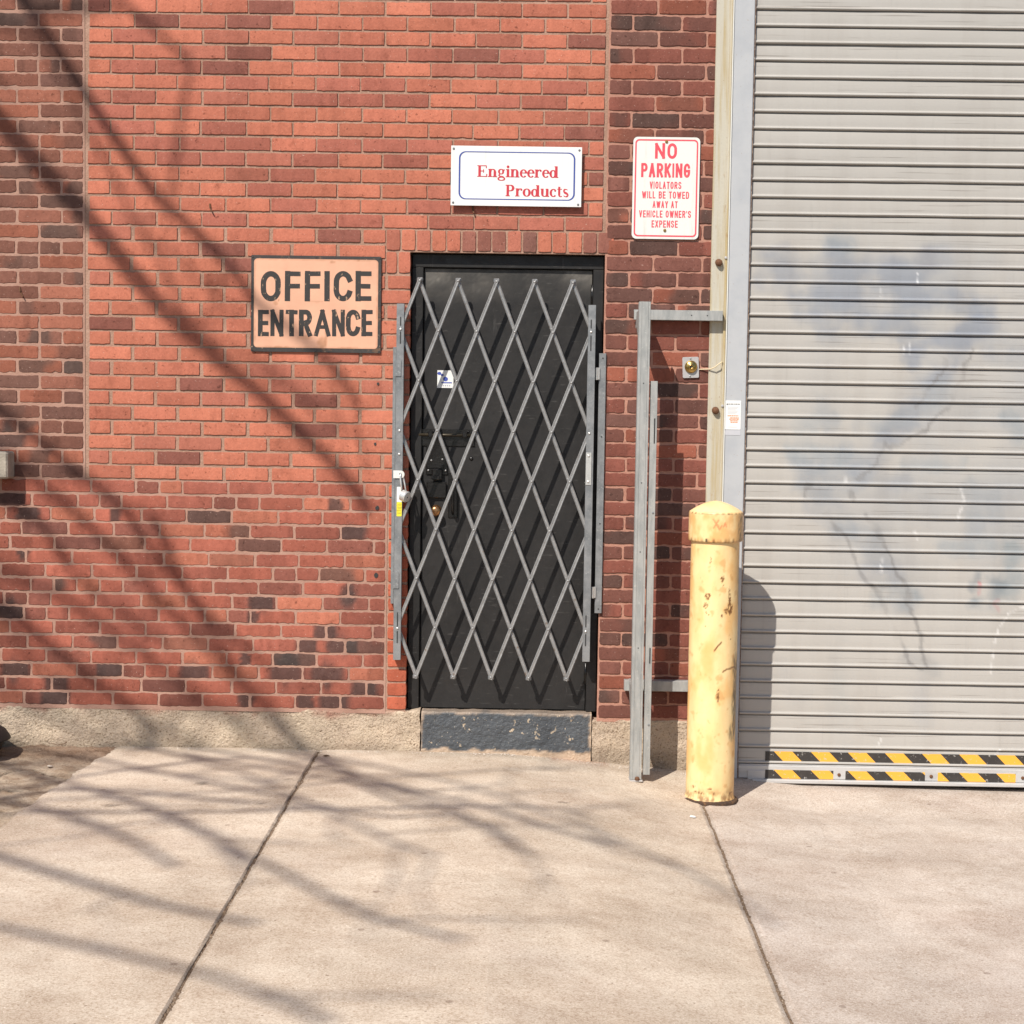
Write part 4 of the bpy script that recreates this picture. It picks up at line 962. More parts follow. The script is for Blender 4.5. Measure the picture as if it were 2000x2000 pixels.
# white company sign over the door (serif lettering)
def serif(mb, ch, x, zb_, em, y, m=0):
    T = .152; t = .045; X = .473; CAP = .676; lay = [0]
    def put(pts, wd, cap=False):
        ribbon(mb, [(x + a * em, zb_ + b * em) for a, b in pts], [v * em for v in wd] if hasattr(wd, '__len__') else wd * em, y - .0001 * lay[0], m, cap); lay[0] += 1
    def stem(cx, z0, z1): put([(cx, z0), (cx, z1)], T)
    def foot(cx, z, hw=.135): put([(cx - hw, z), (cx + hw, z)], t)
    def bowl(cx, cz, rx_, rz_, a0, a1, thick=T, thin=.045):
        P = arc(cx, cz, rx_, rz_, a0, a1, 26); wd = [thin + (thick - thin) * abs(math.cos(R(a0 + (a1 - a0) * k / 26))) ** 1.5 for k in range(27)]; put(P, wd)
    if ch == 'E':
        stem(.17, 0, CAP); put([(.03, .022), (.58, .022)], t); put([(.03, CAP - .022), (.57, CAP - .022)], t); put([(.2, .345), (.4, .345)], t)
        put([(.585, .0), (.60, .17)], .06); put([(.56, CAP), (.575, CAP - .16)], .055); put([(.405, .25), (.405, .44)], .05); return .667
    if ch == 'P':
        stem(.17, 0, CAP); foot(.17, .022); put([(.03, CAP - .022), (.30, CAP - .022)], t); bowl(.30, .49, .19, .165, 90, -90); put([(.2, .325), (.32, .325)], t); return .611
    if ch == 'n':
        stem(.13, 0, X); foot(.13, .02); put([(.02, X - .025), (.14, X - .025)], t); bowl(.28, .31, .135, .14, 180, 0, .13); stem(.415, 0, .33); foot(.415, .02); return .556
    if ch == 'u':
        stem(.13, .16, X); put([(.02, X - .025), (.14, X - .025)], t); bowl(.27, .15, .14, .13, 180, 360, .13); stem(.42, 0, X); put([(.32, X - .025), (.43, X - .025)], t); put([(.42, .02), (.54, .02)], t); return .556
    if ch == 'r':
        stem(.13, 0, X); foot(.13, .02); put([(.02, X - .025), (.14, X - .025)], t); bowl(.32, .33, .13, .12, 170, 60, .08); put(arc(.37, .40, .03, .03, 0, 360, 12), .06); return .444
    if ch == 'i':
        stem(.14, 0, X); foot(.14, .02); put([(.02, X - .025), (.15, X - .025)], t); put(arc(.14, .61, .04, .04, 0, 360, 12), .08); return .278
    if ch == 'o': bowl(.25, .23, .17, .215, 0, 360); return .5
    if ch == 'e':
        bowl(.235, .23, .155, .215, 0, 320, .14, .05); put([(.10, .26), (.385, .26)], t); return .444
    if ch == 'c':
        bowl(.235, .23, .155, .215, 45, 320, .14, .05); put(arc(.345, .36, .03, .03, 0, 360, 12), .06); return .444
    if ch == 'd':
        bowl(.22, .22, .145, .21, 0, 360, .14); stem(.415, 0, CAP); put([(.30, CAP - .025), (.42, CAP - .025)], t); put([(.41, .02), (.54, .02)], t); return .556
    if ch == 'g':
        bowl(.23, .32, .125, .14, 0, 360, .12); bowl(.25, -.10, .19, .095, 0, 360, .09); put([(.15, .17), (.10, .10), (.16, .04), (.38, .02)], .07); put([(.30, .42), (.46, .42)], .055); return .5
    if ch == 't':
        put([(.14, .10), (.14, .60)], .13); put([(.02, X - .02), (.30, X - .02)], t); bowl(.225, .10, .085, .085, 180, 320, .1); return .333
    if ch == 's':
        put(arc(.2, .35, .115, .105, 30, 200, 12) + [(.14, .26), (.26, .2)] + arc(.2, .115, .125, .10, 20, -160, 12), [.05] * 6 + [.09] * 7 + [.13, .13] + [.09] * 7 + [.05] * 6); return .389
    return .3
cs = thing('company_sign', 'white sign with blue border and red serif words over the door', 'sign', (-.086, -.02, 2.455))
p0 = W(880, 401, -.022); p1 = W(1135, 405, -.022)
x0, x1, z0 = p0[0], p1[0], (p0[2] + p1[2]) / 2; z1 = z0 + .262
g = MB(); g.box(x0, x1, -.026, -.0215, z0, z1, .0008); g.build('panel', M['white'], cs)
for x in (x0 + .03, x1 - .03):
    g = MB(); g.box(x - .012, x + .012, -.0214, -.001, z0 + .012, z1 - .02); g.build('standoff', M['sign_black'], cs)
g = MB(); bx0, bx1, bz0, bz1 = x0 + .0345, x1 - .029, z0 + .0275, z1 - .024
outer = rrect(bx0, bx1, bz0, bz1, .030, 10); inner = rrect(bx0 + .0072, bx1 - .0072, bz0 + .0042, bz1 - .0042, .026, 10); n = len(outer)
g.add([(x, -.0268, z) for x, z in outer + inner], [(i, (i + 1) % n, n + (i + 1) % n, n + i) for i in range(n)]); g.build('border', M['sign_blue'], cs)
g = MB(); em = .0715
def word(s, xa, xb, zb_):
    tmp = MB(); tot = 0
    for c in s: tot += serif(tmp, c, 0, 0, 1, 0)
    e = (xb - xa) / tot; x = xa
    for c in s: x += serif(g, c, x, zb_, e, -.0268) * e
a = W(931, 345, -.027); b = W(1091, 345, -.027); word('Engineered', a[0], b[0], a[2])
a = W(986, 383, -.027); b = W(1111, 383, -.027); word('Products', a[0], b[0], a[2])
g.build('lettering', M['sign_red'], cs)
for x, z in ((x0 + .011, z0 + .013), (x1 - .014, z0 + .011), (x0 + .011, z1 - .013), (x1 - .012, z1 - .013)):
    g = MB(); g.lathe((x, -.0258, z), (0, -1, 0), [(.005, 0), (.005, .002), (.0025, .004), (0, .0042)], 12); g.build('screw', M['steel'], cs)

# no parking sign
ps = thing('no_parking_sign', 'white no parking sign with red border and red capitals on the pier', 'sign', (.58, -.008, 2.32))
p0 = W(1233.5, 466, -.009); p1 = W(1363.5, 469, -.009); x0, x1, z0 = p0[0], p1[0], p0[2]; z1 = z0 + .447
g = MB(); g.prism(rrect(x0, x1, z0, z1, .020, 8), -.0105, -.008); g.build('panel', M['aged_white'], ps)
outer = rrect(x0 + .0085, x1 - .0085, z0 + .010, z1 - .010, .018, 8); inner = rrect(x0 + .0150, x1 - .0150, z0 + .0165, z1 - .0165, .013, 8); n = len(outer)
g = MB(); g.add([(x, -.0110, z) for x, z in outer + inner], [(i, (i + 1) % n, n + (i + 1) % n, n + i) for i in range(n)]); g.build('border', M['park_red'], ps)
g = MB()
def zp(zx, zy): p = W(1150 + zx / 3.864, 320 + zy / 3.864, -.011); return p[0], p[2]
for s, a, b, t, bt, sw, gp_ in (('VIOLATORS', 460, 698, 133, 190, .0047, .30), ('WILL BE TOWED', 402, 756, 206, 264, .0047, .30), ('AWAY AT', 482, 670, 280, 334, .0047, .30), ("VEHICLE OWNER'S", 380, 770, 350, 408, .0047, .30), ('EXPENSE', 474, 670, 426, 482, .0047, .30)):
    xa, zt = zp(a, t); xb, zb_ = zp(b, bt); textline(g, s, xa, xb, zb_ , zt, sw, -.0110, gp_)
xa, zb_ = zp(394, 100); xb, _ = zp(764, 100); textline(g, 'PARKING', xa, xb, zb_, zb_ + .062, .0105, -.0110, .22)
textline(g, 'NO', xa + .06, xb - .06, zb_ + .082, zb_ + .150, .0120, -.0110, .25)
g.build('lettering', M['park_red'], ps)
for z in (z0 + .038, z1 - .02):
    xs_, _ = zp(573, 507); g = MB(); g.lathe((xs_, -.0100, z), (0, -1, 0), [(.0068, 0), (.0068, .003), (.004, .006), (0, .0065)], 14); g.build('screw', M['brass'], ps)

# ------------------------------------------------------------------ key switch, wire
ks = thing('key_switch', 'small grey plate with brass key switch on the pier', 'key switch', (.706, -.002, 1.755))
g = MB(); ca = R(2.5); pl = [((x - .706) * math.cos(ca) - (z - 1.755) * math.sin(ca) + .706, (x - .706) * math.sin(ca) + (z - 1.755) * math.cos(ca) + 1.755) for x, z in rrect(.670, .742, 1.709, 1.802, .006)]
g.prism(pl, -.0105, -.0005); pl_ = g.build('plate', M['plate_grey'], ks)
g = MB(); g.lathe((.707, -.0100, 1.758), (0, -1, 0), [(.028, 0), (.0285, .004), (.026, .010), (.022, .014), (.015, .016), (.012, .0165), (.010, .021), (.0065, .0215), (.006, .017), (0, .017)], 36); g.build('switch_ring', M['brass'], ks, smooth=True)
g = MB(); g.lathe((.7075, -.0268, 1.758), (0, -1, 0), [(.0038, 0), (.0038, .0012), (0, .0012)], 12); g.build('keyway', M['sticker_black'], ks)
for z in (1.795, 1.716):
    g = MB(); g.lathe((.704, -.0100, z), (0, -1, 0), [(.0042, 0), (.0042, .002), (0, .004)], 10); g.build('screw', M['steel'], ks)
g = MB(); g.tube([(.742, -.004, 1.747), (.765, -.010, 1.748), (.792, -.024, 1.749), (.81, -.036, 1.757), (.828, -.040, 1.772), (.842, -.034, 1.781), (.846, -.026, 1.780)], .0026, 8)
tag(g.build('switch_wire', M['wire_cream'], loc=(.742, -.004, 1.747), smooth=True), 'thin cream wire looping from the key switch to the jamb', 'wire')

# ------------------------------------------------------------------ steel guard frame beside the roller door
gf = thing('guard_frame', 'galvanised steel post frame standing between door and roller door', 'steel frame', (.49, -.26, gz(.48, -.27)))
g = MB(); zb0 = gz(.48, -.28) + .008
g.box(.4545, .5045, -.284, -.280, zb0, 2.030, .001); g.box(.4545, .4580, -.280, -.222, zb0, 2.030, .001); g.box(.5010, .5045, -.280, -.222, zb0, 2.030, .001)
for x in (.4655, .4935): g.box(x - .0016, x + .0016, -.2858, -.2838, zb0, 2.030, .0007)
post = g.build('post', M['galv'], gf)
g = MB(); g.box(.5125, .5425, -.268, -.2645, zb0 + .018, 1.690, .001); g.box(.5125, .516, -.2645, -.225, zb0 + .018, 1.69, .001); ia = g.build('inner_angle', M['galv'], gf)
for z0, z1 in ((1.42, 1.53), (.46, .53)): slot(ia, .5325, z0, z1, -.268)
for z in (1.12, .19):
    g = MB(); g.lathe((.533, -.2675, z), (0, -1, 0), [(.0045, 0), (.0045, .003), (0, .004)], 10); g.build('bolt', M['steel'], ia)
for z in (1.68, 1.25, .95, .53):
    g = MB(); g.prism([(.480 + .0028 * math.cos(t), z + .0028 * math.sin(t)) for t in np.linspace(0, 5.8, 10)], -.2848, -.2838); g.build('bolt_hole', M['sticker_black'], post)
# arms back to the wall and cross bars
for z0, z1, dz in ((1.925, 1.995, -.05), (.300, .352, -.09)):
    g = MB(); g.box(.456, .5035, -.221, -.012, z0, z1, .001)
    g.add([(.456, -.2215, z0), (.456, -.10, z0), (.456, -.2215, z0 + dz), (.4595, -.2215, z0), (.4595, -.10, z0), (.4595, -.2215, z0 + dz)], [(0, 1, 2), (3, 5, 4), (0, 3, 4, 1), (1, 4, 5, 2), (0, 2, 5, 3)])
    g.build('arm', M['galv'], gf)
g = MB(); g.box(.446, .838, -.062, -.058, 1.962, 2.006, .0008); g.box(.446, .838, -.058, -.012, 2.0025, 2.006, .0006); g.box(.446, .838, -.058, -.012, 1.962, 1.9655, .0006)
tb = g.build('top_bar', M['galv'], gf)
for x in (.70, .77):
    g = MB(); g.prism([(x + .003 * math.cos(t), 1.984 + .003 * math.sin(t)) for t in np.linspace(0, 5.8, 10)], -.0627, -.0618); g.build('bolt_hole', M['sticker_black'], tb)
g = MB(); g.box(.435, .81, -.062, -.012, .304, .350, .0012); g.build('bottom_bar', M['galv'], gf)
ft = MB(); ft.box(.452, .510, -.296, -.215, zb0 - .008, zb0 - .001, .001); ft = ft.build('foot_plate', M['plate_grey'], gf)
g = MB(); g.lathe((.486, -.292, zb0), (0, 0, 1), [(.011, 0), (.011, .008), (.006, .014), (0, .015)], 6); g.build('anchor_bolt', M['rust'], ft)

# ------------------------------------------------------------------ bollard
bx, by, br = .795, -.375, .1035
bz = gz(bx, by - .1) - .012
bol = thing('bollard', 'yellow painted steel bollard with rust chips in front of roller door', 'bollard', (bx, by, bz))
def bpx(px, py):
    p = W(px, py, by - br); u = max(-1, min(1, (p[0] - bx) / br)); th = math.asin(u); p = W(px, py, by - br * math.cos(th)); return math.asin(max(-1, min(1, (p[0] - bx) / br))), p[2]
YEL = np.array([.86, .635, .32]); RUST = np.array([.20, .085, .025]); DK = np.array([.10, .075, .04])
spots = [(1411, 1130, 3.5, 6), (1412, 1143, 1.5, 1.5), (1382, 1165, 5, 6), (1378, 1182, 4, 5), (1379, 1196, 1.5, 1.5), (1425, 1172, 3, 22), (1427, 1188, 5, 12), (1410, 1203, 2.6, 2.6), (1377, 1223, 2, 2), (1422, 1194, 9, 5), (1402, 1362, 3, 9), (1403, 1350, 1.2, 4), (1427, 1248, 1.5, 1.5), (1387, 1541, 3.5, 2), (1355, 1536, 3, 3), (1367, 1549, 6, 3), (1360, 1545, 3, 2), (1395, 1551, 2, 2), (1428, 1549, 5, 3), (1388, 1095, 1.6, 7), (1384, 1200, 1.3, 1.3), (1403, 1020, 0, 0)]
spots = [(*bpx(x, y), a / 435 / br, b / 435) for x, y, a, b in spots if a]
lines = [[(1395, 1271), (1402, 1262), (1409, 1255)], [(1412, 1312), (1420, 1307), (1434, 1303), (1440, 1310), (1443, 1316)]]
lines = [[bpx(x, y) for x, y in l] for l in lines]
lines = [[(a * br, z) for a, z in l] for l in lines]
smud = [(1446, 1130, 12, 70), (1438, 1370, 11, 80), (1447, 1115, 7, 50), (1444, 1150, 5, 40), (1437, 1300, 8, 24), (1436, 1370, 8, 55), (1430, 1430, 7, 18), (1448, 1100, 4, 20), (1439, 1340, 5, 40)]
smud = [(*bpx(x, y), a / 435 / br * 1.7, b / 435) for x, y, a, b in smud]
def bol_col(th, z):
    k = 1 + .10 * fbm(th * 2.2, z * 5, 2.)
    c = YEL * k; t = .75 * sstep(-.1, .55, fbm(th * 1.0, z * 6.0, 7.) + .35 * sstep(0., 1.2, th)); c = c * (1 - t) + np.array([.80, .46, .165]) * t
    t = .5 * sstep(.3, .65, fbm(th * 2.6, z * 24, 12.)); c = c * (1 - t) + np.array([.60, .30, .09]) * t
    wth, wz = th + .05 * nz(th * 30, z * 60), z + .003 * nz(th * 30, z * 80, 3.)
    for a, zz, sa, sz in spots:
        q = ((wth - a) / sa) ** 2 + ((wz - zz) / sz) ** 2
        if q < 1.6: t = (1 - sstep(.9, 1.6, q)) * max(0, min(1, .75 + 1.9 * fbm(th * 11, z * 105, 4.))); c = c * (1 - t) + RUST * t
    for l in lines:
        d = dseg(th * br, z, l)
        if d < .005: t = 1 - sstep(.0015, .005, d); c = c * (1 - t) + RUST * t
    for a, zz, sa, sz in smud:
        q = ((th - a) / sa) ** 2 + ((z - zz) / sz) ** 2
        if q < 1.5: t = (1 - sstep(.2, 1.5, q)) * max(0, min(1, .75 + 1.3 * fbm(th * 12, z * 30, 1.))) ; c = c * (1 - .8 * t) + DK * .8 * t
    t = .85 * (1 - sstep(bz + .02, bz + .10, z)) * max(0, min(1, .40 + 1.8 * fbm(th * 4, z * 30, 3.)))
    c = c * (1 - t) + RUST * t
    return c
def lathe_col(name, profile, nth, cf, m, parent):
    V = []; F = []; C = []
    for r, z in profile:
        for k in range(nth):
            t = 2 * math.pi * k / nth; th = (t + math.pi) % (2 * math.pi) - math.pi
            V.append((bx + r * math.sin(t), by - r * math.cos(t), z)); C.append(cf(th, z))
    for j in range(len(profile) - 1):
        for k in range(nth): F.append((j * nth + k, j * nth + (k + 1) % nth, (j + 1) * nth + (k + 1) % nth, (j + 1) * nth + k))
    return mesh_obj(name, V, F, m, cols=C, parent=parent, smooth=True)
zt = 1.022
n = 210
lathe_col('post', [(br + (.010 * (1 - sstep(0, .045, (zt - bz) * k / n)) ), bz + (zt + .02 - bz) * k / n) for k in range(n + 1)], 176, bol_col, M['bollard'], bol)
def cap_col(th, z):
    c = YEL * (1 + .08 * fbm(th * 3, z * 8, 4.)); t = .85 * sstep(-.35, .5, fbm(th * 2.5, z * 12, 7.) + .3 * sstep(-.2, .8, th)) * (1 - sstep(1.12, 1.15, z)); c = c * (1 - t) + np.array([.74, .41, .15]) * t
    x_ = th * .115
    if z < 1.133:
        d = min(dseg(x_, z, l) for l in ([(-.022, 1.112), (.004, 1.068)], [(-.020, 1.075), (.0, 1.108)], [(.004, 1.068), (.014, 1.085)], [(-.004, 1.09), (.004, 1.068)], [(.022, 1.080), (.028, 1.096), (.034, 1.080)]))
        t = (1 - sstep(.001, .005, d)) * .85; c = c * (1 - t) + np.array([.70, .24, .10]) * t
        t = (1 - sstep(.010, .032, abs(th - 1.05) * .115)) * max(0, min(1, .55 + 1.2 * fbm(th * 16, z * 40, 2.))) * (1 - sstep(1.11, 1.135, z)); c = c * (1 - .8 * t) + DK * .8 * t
    t = max(max(0, 1 - abs(z - 1.134) / .006) * max(0, min(1, nz(th * 9, 1., 1.) * 1.6 + .45)), (1 - sstep(zt - .002, zt + .014, z)) * max(0, min(1, nz(th * 9, 3., 1.) * 1.6 + .35)) * .8); c = c * (1 - t) + RUST * t
    q = (th + .44) ** 2 / .0016 + (z - 1.021) ** 2 / .00003
    if q < 1.3: c = DK
    if z > 1.14: c = c * .9 + np.array([.85, .72, .50]) * .1
    return c
cp = [(br + .002, zt - .010), (.112, zt - .010), (.1150, zt - .006)] + [(.1152, zt + .11 * k / 26) for k in range(27)] + [(.1148, zt + .112), (.112, zt + .1165)] + [(.110 * (1 - u), zt + .1175 + .044 * (1 - (1 - u) ** 1.75) ) for u in np.linspace(.02, .999, 16)]
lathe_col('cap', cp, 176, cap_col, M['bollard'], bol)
g = MB(); g.lathe((bx, by, bz - .005), (0, 0, 1), [(.124, .012), (.122, .022), (.116, .027), (br, .029)], 48)
g.v = [(x + (.010 if x < bx - .05 else .0) * -1 * sstep(.0, .1, bx - x) + .004 * nz(x * 30, y * 30), y + .003 * nz(x * 40, y * 40, 2.), z + .004 * nz(x * 50, y * 50, 4.)) for x, y, z in g.v]
g.build('base_collar', mat('dark_rust', (.06, .034, .022), .9, var=[(60, 4, .5, .7, (.20, .10, .04), .7)], bump=[(120, .8, .006)]), bol)

# ------------------------------------------------------------------ black tub at the left edge
tu = thing('plastic_tub', 'black plastic tub with overhanging lid at the left edge of the wall', 'tub', (-2.50, -.235, -.02))
tb_ = MB(); tb_.lathe((-2.50, -.235, -.012), (0, 0, 1), [(.150, 0), (.162, .01), (.195, .082), (.195, .084)], 40); tb_.build('body', M['black_rubber'], tu, smooth=True)
tb_ = MB(); tb_.lathe((-2.50, -.235, .068), (0, 0, 1), [(.205, 0), (.215, .002), (.212, .010), (.195, .036), (.170, .052), (.12, .062), (.0, .066)], 40); tb_.build('lid', M['black_rubber'], tu, smooth=True)

# ------------------------------------------------------------------ nails, pebbles, leaves
def nail(px, py, dx, dz, ln, label):
    p = W(px, py, 0); g = MB(); g.tube([(p[0], .006, p[2]), (p[0] + dx * .4, -ln * .7, p[2] + dz * .4), (p[0] + dx, -ln, p[2] + dz)], [.0035, .0035, .003], 8)
    g.tube([(p[0] - .002, -.002, p[2] + .02), (p[0], -.006, p[2])], .004, 8)
    tag(g.build('rusty_nail', M['rust'], loc=(p[0], 0, p[2])), label, 'nail', 'rusty nails left in the brickwork')
nail(411, 407, .010, -.014, .02, 'rusty bent nail in the orange bricks above the office sign')
nail(40, 570, .014, -.022, .012, 'rusty bent nail in the dark bricks near the left edge')
nail(924, 412, .004, -.012, .016, 'rusty nail stub just below the white company sign')
lbls = {0: 'white chip of debris on the slab left of the bollard', 1: 'pale pebble on the sidewalk right of the bollard foot', 2: 'small pale pebble on the far right of the driveway', 3: 'pale flat pebble in the dirt beside the black tub', 4: 'small pebble in the dirt just left of the slab corner', 5: 'pale pebble lying close under the roller door bottom bar'}
for k, (px, py, s) in enumerate(((1353, 1596, .014), (1453, 1556, .011), (1948, 1625, .008), (97, 1497, .013), (88, 1464, .010), (1850, 1560, .012))):
    p = G(px, py, gz(*G(px, py, -.05)[:2]) - (.012 if px < 300 else 0)); q = []
    g = MB(); g.lathe((p[0], p[1], p[2] - .002), (.1, .1, 1), [(.0, 0), (s * .8, .001), (s, s * .25), (s * .7, s * .55), (0, s * .65)], 9)
    g.v = [(x + s * .3 * nz(x * 90, y * 90), y + s * .3 * nz(x * 90, y * 90, 4.), z) for x, y, z in g.v]
    tag(g.build('pebble', M['white'] if k == 0 else M['debris'], loc=tuple(p)), lbls[k], 'pebble', 'pebbles and chips on the pavement')
g = MB()
for k in range(420):
    x = rnd.choice((rnd.uniform(-1.85, .33), rnd.uniform(-1.0, .33), rnd.uniform(.3, .85))); y = -.020 - abs(rnd.gauss(0, .022)) - (.014 if x > .29 else 0); s_ = rnd.uniform(.0015, .0045) * (1.6 if rnd.random() < .08 else 1)
    if fbm(x * 3, 4., 4.) < -.25: continue
    z = gz(x, y); a = rnd.random() * 6
    g.add([(x + s_ * math.cos(a + t), y + s_ * math.sin(a + t), z) for t in (0, 1.6, 3.1, 4.6)] + [(x + s_ * .4, y, z + s_ * .9), (x - s_ * .3, y + s_ * .3, z + s_ * .8)], [(0, 1, 4), (1, 2, 5, 4), (2, 3, 5), (3, 0, 4, 5)])
tag(g.build('mortar_crumbs', M['debris'], loc=(-.5, -.04, 0)), 'mortar crumbs and grit scattered along the foot of the wall', 'grit', kind='stuff')
p = G(637, 1479, 0); g = MB(); g.tube([(p[0] - .012, p[1], .006), (p[0], p[1] - .004, .008), (p[0] + .016, p[1] - .002, .007)], [.003, .0055, .002], 6)
tag(g.build('dry_leaf', M['leaf_brown'], loc=(p[0], p[1], 0)), 'curled dry leaf on the slab joint at the wall foot', 'dry leaf')
p = W(112, 1446, -.06); g = MB(); g.tube([(p[0] - .03, -.05, .020), (p[0], -.06, .013), (p[0] + .03, -.055, .018), (p[0] + .04, -.05, .026)], [.0012, .002, .002, .003], 6)
tag(g.build('twig', M['leaf_brown'], loc=(p[0], -.05, .01)), 'thin curved twig against the concrete plinth near the black tub', 'twig')

# ------------------------------------------------------------------ bare street tree behind the viewer's left: its branches shade the wall
tree = thing('bare_tree', 'leafless street tree standing in a bed by the kerb, its branches shading the wall', 'tree', (-6.3, -5.3, -.19))
SD = Vector(SUN)
br_mb = MB(); twigs = br_mb
def up_sun(p, d): return Vector(p) + SD * d
trunk_top = Vector((-6.1, -5.2, 4.6))
LIMBS = [[(-6.15, -5.25, 3.6), (-5.8, -5.3, 5.2), (-5.45, -5.3, 6.6), (-5.2, -5.2, 8.2)], [(-6.2, -5.2, 3.9), (-6.6, -5.6, 5.6), (-6.9, -5.9, 7.6)], [(-6.1, -5.2, 4.4), (-6.0, -4.7, 6.3), (-5.7, -4.4, 8.4)], [(-6.12, -5.25, 3.2), (-5.6, -5.7, 4.4), (-5.0, -6.0, 5.3)]]
limb_pts = []
for l in LIMBS:
    br_mb.tube(l, [.085, .065, .05, .03][:len(l)], 10)
    for a, b in zip(l, l[1:]):
        for t in (0, .33, .66, 1): limb_pts.append(Vector(a).lerp(Vector(b), t))
def branch(px, r0, r1, d, ground=False, link=True, tw=3):
    P = []
    for i, (x, y) in enumerate(px):
        b = G(x, y, 0) if ground else W(x, y, 0)
        P.append(up_sun(b, d + .12 * i * (1 if not ground else .5)))
    rr = [r0 + (r1 - r0) * i / (len(P) - 1) for i in range(len(P))]
    if ground:                                         # runs in from the crown on the left
        dd = (P[0] - P[1]).normalized(); e1 = P[0] + dd * 1.1 + Vector((-.12, -.05, .10)); e2 = e1 + dd * .9 + Vector((-.55, -.15, .30)); P = [e2, e1] + P; rr = [r0 * 1.2, r0 * 1.1] + rr
    if link:                                           # grow it from the nearest limb
        d0 = (P[1] - P[0]).normalized()
        q = min(limb_pts, key=lambda v: (v - P[0]).length * (1 + 2.5 * max(0, .35 - (P[0] - v).normalized().dot(d0))) if (v - P[0]).length > .02 else 9e9)
        mid = q.lerp(P[0], .55) + (P[0] - P[1]).normalized() * .12 * (q - P[0]).length; P = [q, mid] + P; rr = [r0 * 1.25, r0 * 1.1] + rr
    br_mb.tube(P, rr, 8)
    limb_pts.extend(P[-max(2, len(px) - 2):])
    for k in range(tw):
        i = rnd.randrange(2 if link else 0, len(P) - 1) if len(P) > 3 else 0
        s_ = P[i].lerp(P[i + 1], rnd.random()); dr = (P[i + 1] - P[i]).normalized()
        v = (dr * rnd.uniform(.3, 1) + Vector((rnd.uniform(-1, 1), rnd.uniform(-1, 1), rnd.uniform(-.6, .9)))).normalized()
        L = rnd.uniform(.25, .6); e = s_ + v * L; m_ = s_ + v * L * .5 + Vector((rnd.uniform(-.05, .05),) * 3)
        twigs.tube([s_, m_, e], [.008, .006, .003], 6)
        v2 = (v + Vector((rnd.uniform(-.7, .7), rnd.uniform(-.7, .7), rnd.uniform(-.5, .7)))).normalized(); twigs.tube([m_, m_ + v2 * L * .4, m_ + v2 * L * .7 + Vector((0, 0, .04))], [.005, .004, .002], 5)
branch([(-620, -620), (-380, -260), (-120, 75), (-30, 200), (85, 335), (165, 416), (259, 535), (330, 615), (396, 672), (440, 715), (500, 762), (560, 818), (605, 862), (650, 905), (700, 965), (720, 1000)], .050, .024, 5.6, tw=2)
branch([(-330, -560), (-120, -260), (60, 20), (185, 212), (270, 335), (310, 388), (385, 455), (450, 520), (505, 598), (590, 663), (660, 722), (705, 800)], .031, .018, 6.0, tw=2)
branch([(372, 120), (352, 240), (341, 330), (330, 400), (322, 440)], .015, .010, 7.4, tw=0)
branch([(60, 60), (150, 215), (225, 350), (262, 435), (285, 470), (320, 520)], .013, .008, 7.8, tw=1)
branch([(-700, 500), (-350, 710), (-120, 830), (0, 878), (105, 922), (180, 948), (235, 985), (300, 1010)], .017, .011, 7.0, tw=2)
branch([(-700, 420), (-350, 690), (-80, 915), (20, 985), (85, 1025), (110, 1070), (145, 1125), (200, 1170), (255, 1215), (330, 1260)], .024, .013, 6.6, tw=2)
branch([(-250, 560), (0, 800), (150, 920), (210, 965), (250, 1005), (290, 1065), (350, 1140), (415, 1208), (470, 1258), (520, 1300)], .024, .014, 6.4, tw=2)
branch([(180, 1330), (250, 1380), (275, 1400), (292, 1425), (300, 1450)], .028, .022, 9.0, tw=1)
branch([(480, 1340), (530, 1385), (565, 1425), (595, 1458)], .022, .02, 8.6, tw=1)
branch([(380, 640), (470, 690), (540, 745), (620, 800), (700, 850)], .012, .008, 8.5, tw=1)
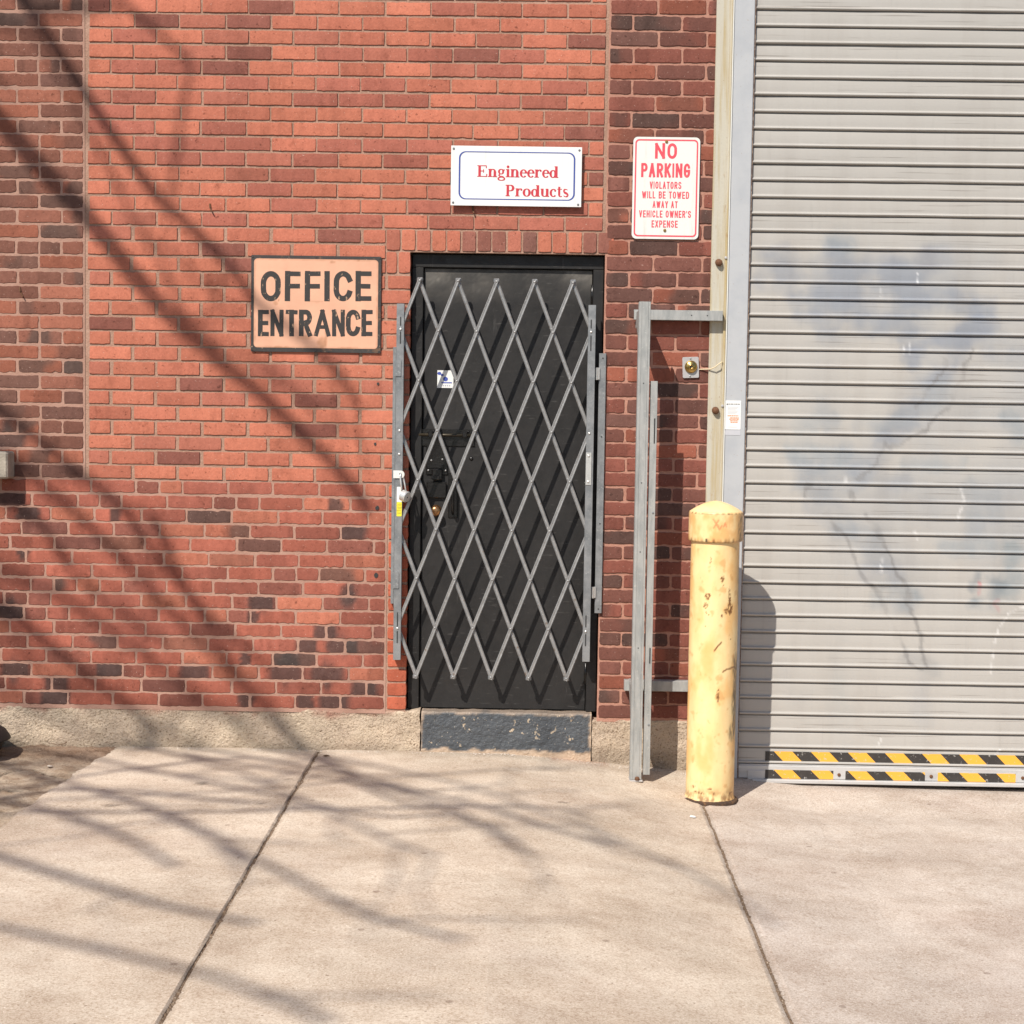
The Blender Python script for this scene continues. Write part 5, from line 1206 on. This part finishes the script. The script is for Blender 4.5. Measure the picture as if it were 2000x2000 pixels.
for px, r0, r1, d in (([(-60, 1560), (100, 1540), (270, 1546), (400, 1560), (520, 1566), (600, 1576)], .026, .018, 9.), ([(130, 1520), (270, 1500), (420, 1482), (520, 1480)], .020, .014, 9.2), ([(60, 1572), (180, 1606), (270, 1646), (340, 1690)], .028, .022, 9.),
                      ([(300, 1580), (360, 1600), (430, 1645), (470, 1690)], .026, .02, 9.4), ([(550, 1556), (640, 1575), (700, 1588), (780, 1594), (870, 1588), (940, 1612), (1010, 1640)], .020, .016, 9.2), ([(600, 1466), (660, 1494), (690, 1528), (760, 1556), (830, 1580)], .024, .016, 8.8),
                      ([(720, 1532), (800, 1545), (900, 1541), (960, 1532)], .018, .012, 9.6), ([(860, 1572), (910, 1592), (960, 1620), (1030, 1660)], .020, .016, 9.), ([(1020, 1572), (1090, 1570), (1160, 1585)], .018, .012, 9.8), ([(1060, 1604), (1130, 1622), (1200, 1634)], .018, .014, 9.4),
                      ([(950, 1505), (1040, 1497), (1090, 1495)], .012, .010, 9.8), ([(700, 1610), (760, 1640), (850, 1670)], .016, .014, 9.2), ([(440, 1520), (540, 1528), (640, 1512)], .012, .010, 9.6), ([(100, 1700), (300, 1760), (500, 1800)], .03, .02, 9.2), ([(550, 1700), (700, 1780), (900, 1830)], .024, .018, 9.), ([(1250, 1640), (1400, 1690), (1500, 1760)], .014, .01, 9.8), ([(200, 1850), (420, 1900), (640, 1990)], .024, .018, 9.2)):
    branch(px, r0 * .80, r1 * .80, d + .4, True, tw=4)
br_mb.build('branches', M['bark'], tree, smooth=True)
g = MB(); g.box(-7.4, -5.2, -6.4, -4.2, -.30, -.03, .02)
tag(g.build('tree_bed', M['old_concrete']), 'raised soil bed around the street tree', 'planting bed', kind='structure')
g = MB(); g.tube([(-6.3, -5.3, -.3), (-6.28, -5.28, .1), (-6.2, -5.25, 1.8), (-6.15, -5.25, 3.2), (-6.12, -5.22, 4.6), (-6.0, -5.1, 6.2), (-5.95, -5.0, 7.8)], [.24, .18, .15, .13, .10, .07, .04], 16)
g.build('trunk', M['bark'], tree, smooth=True)
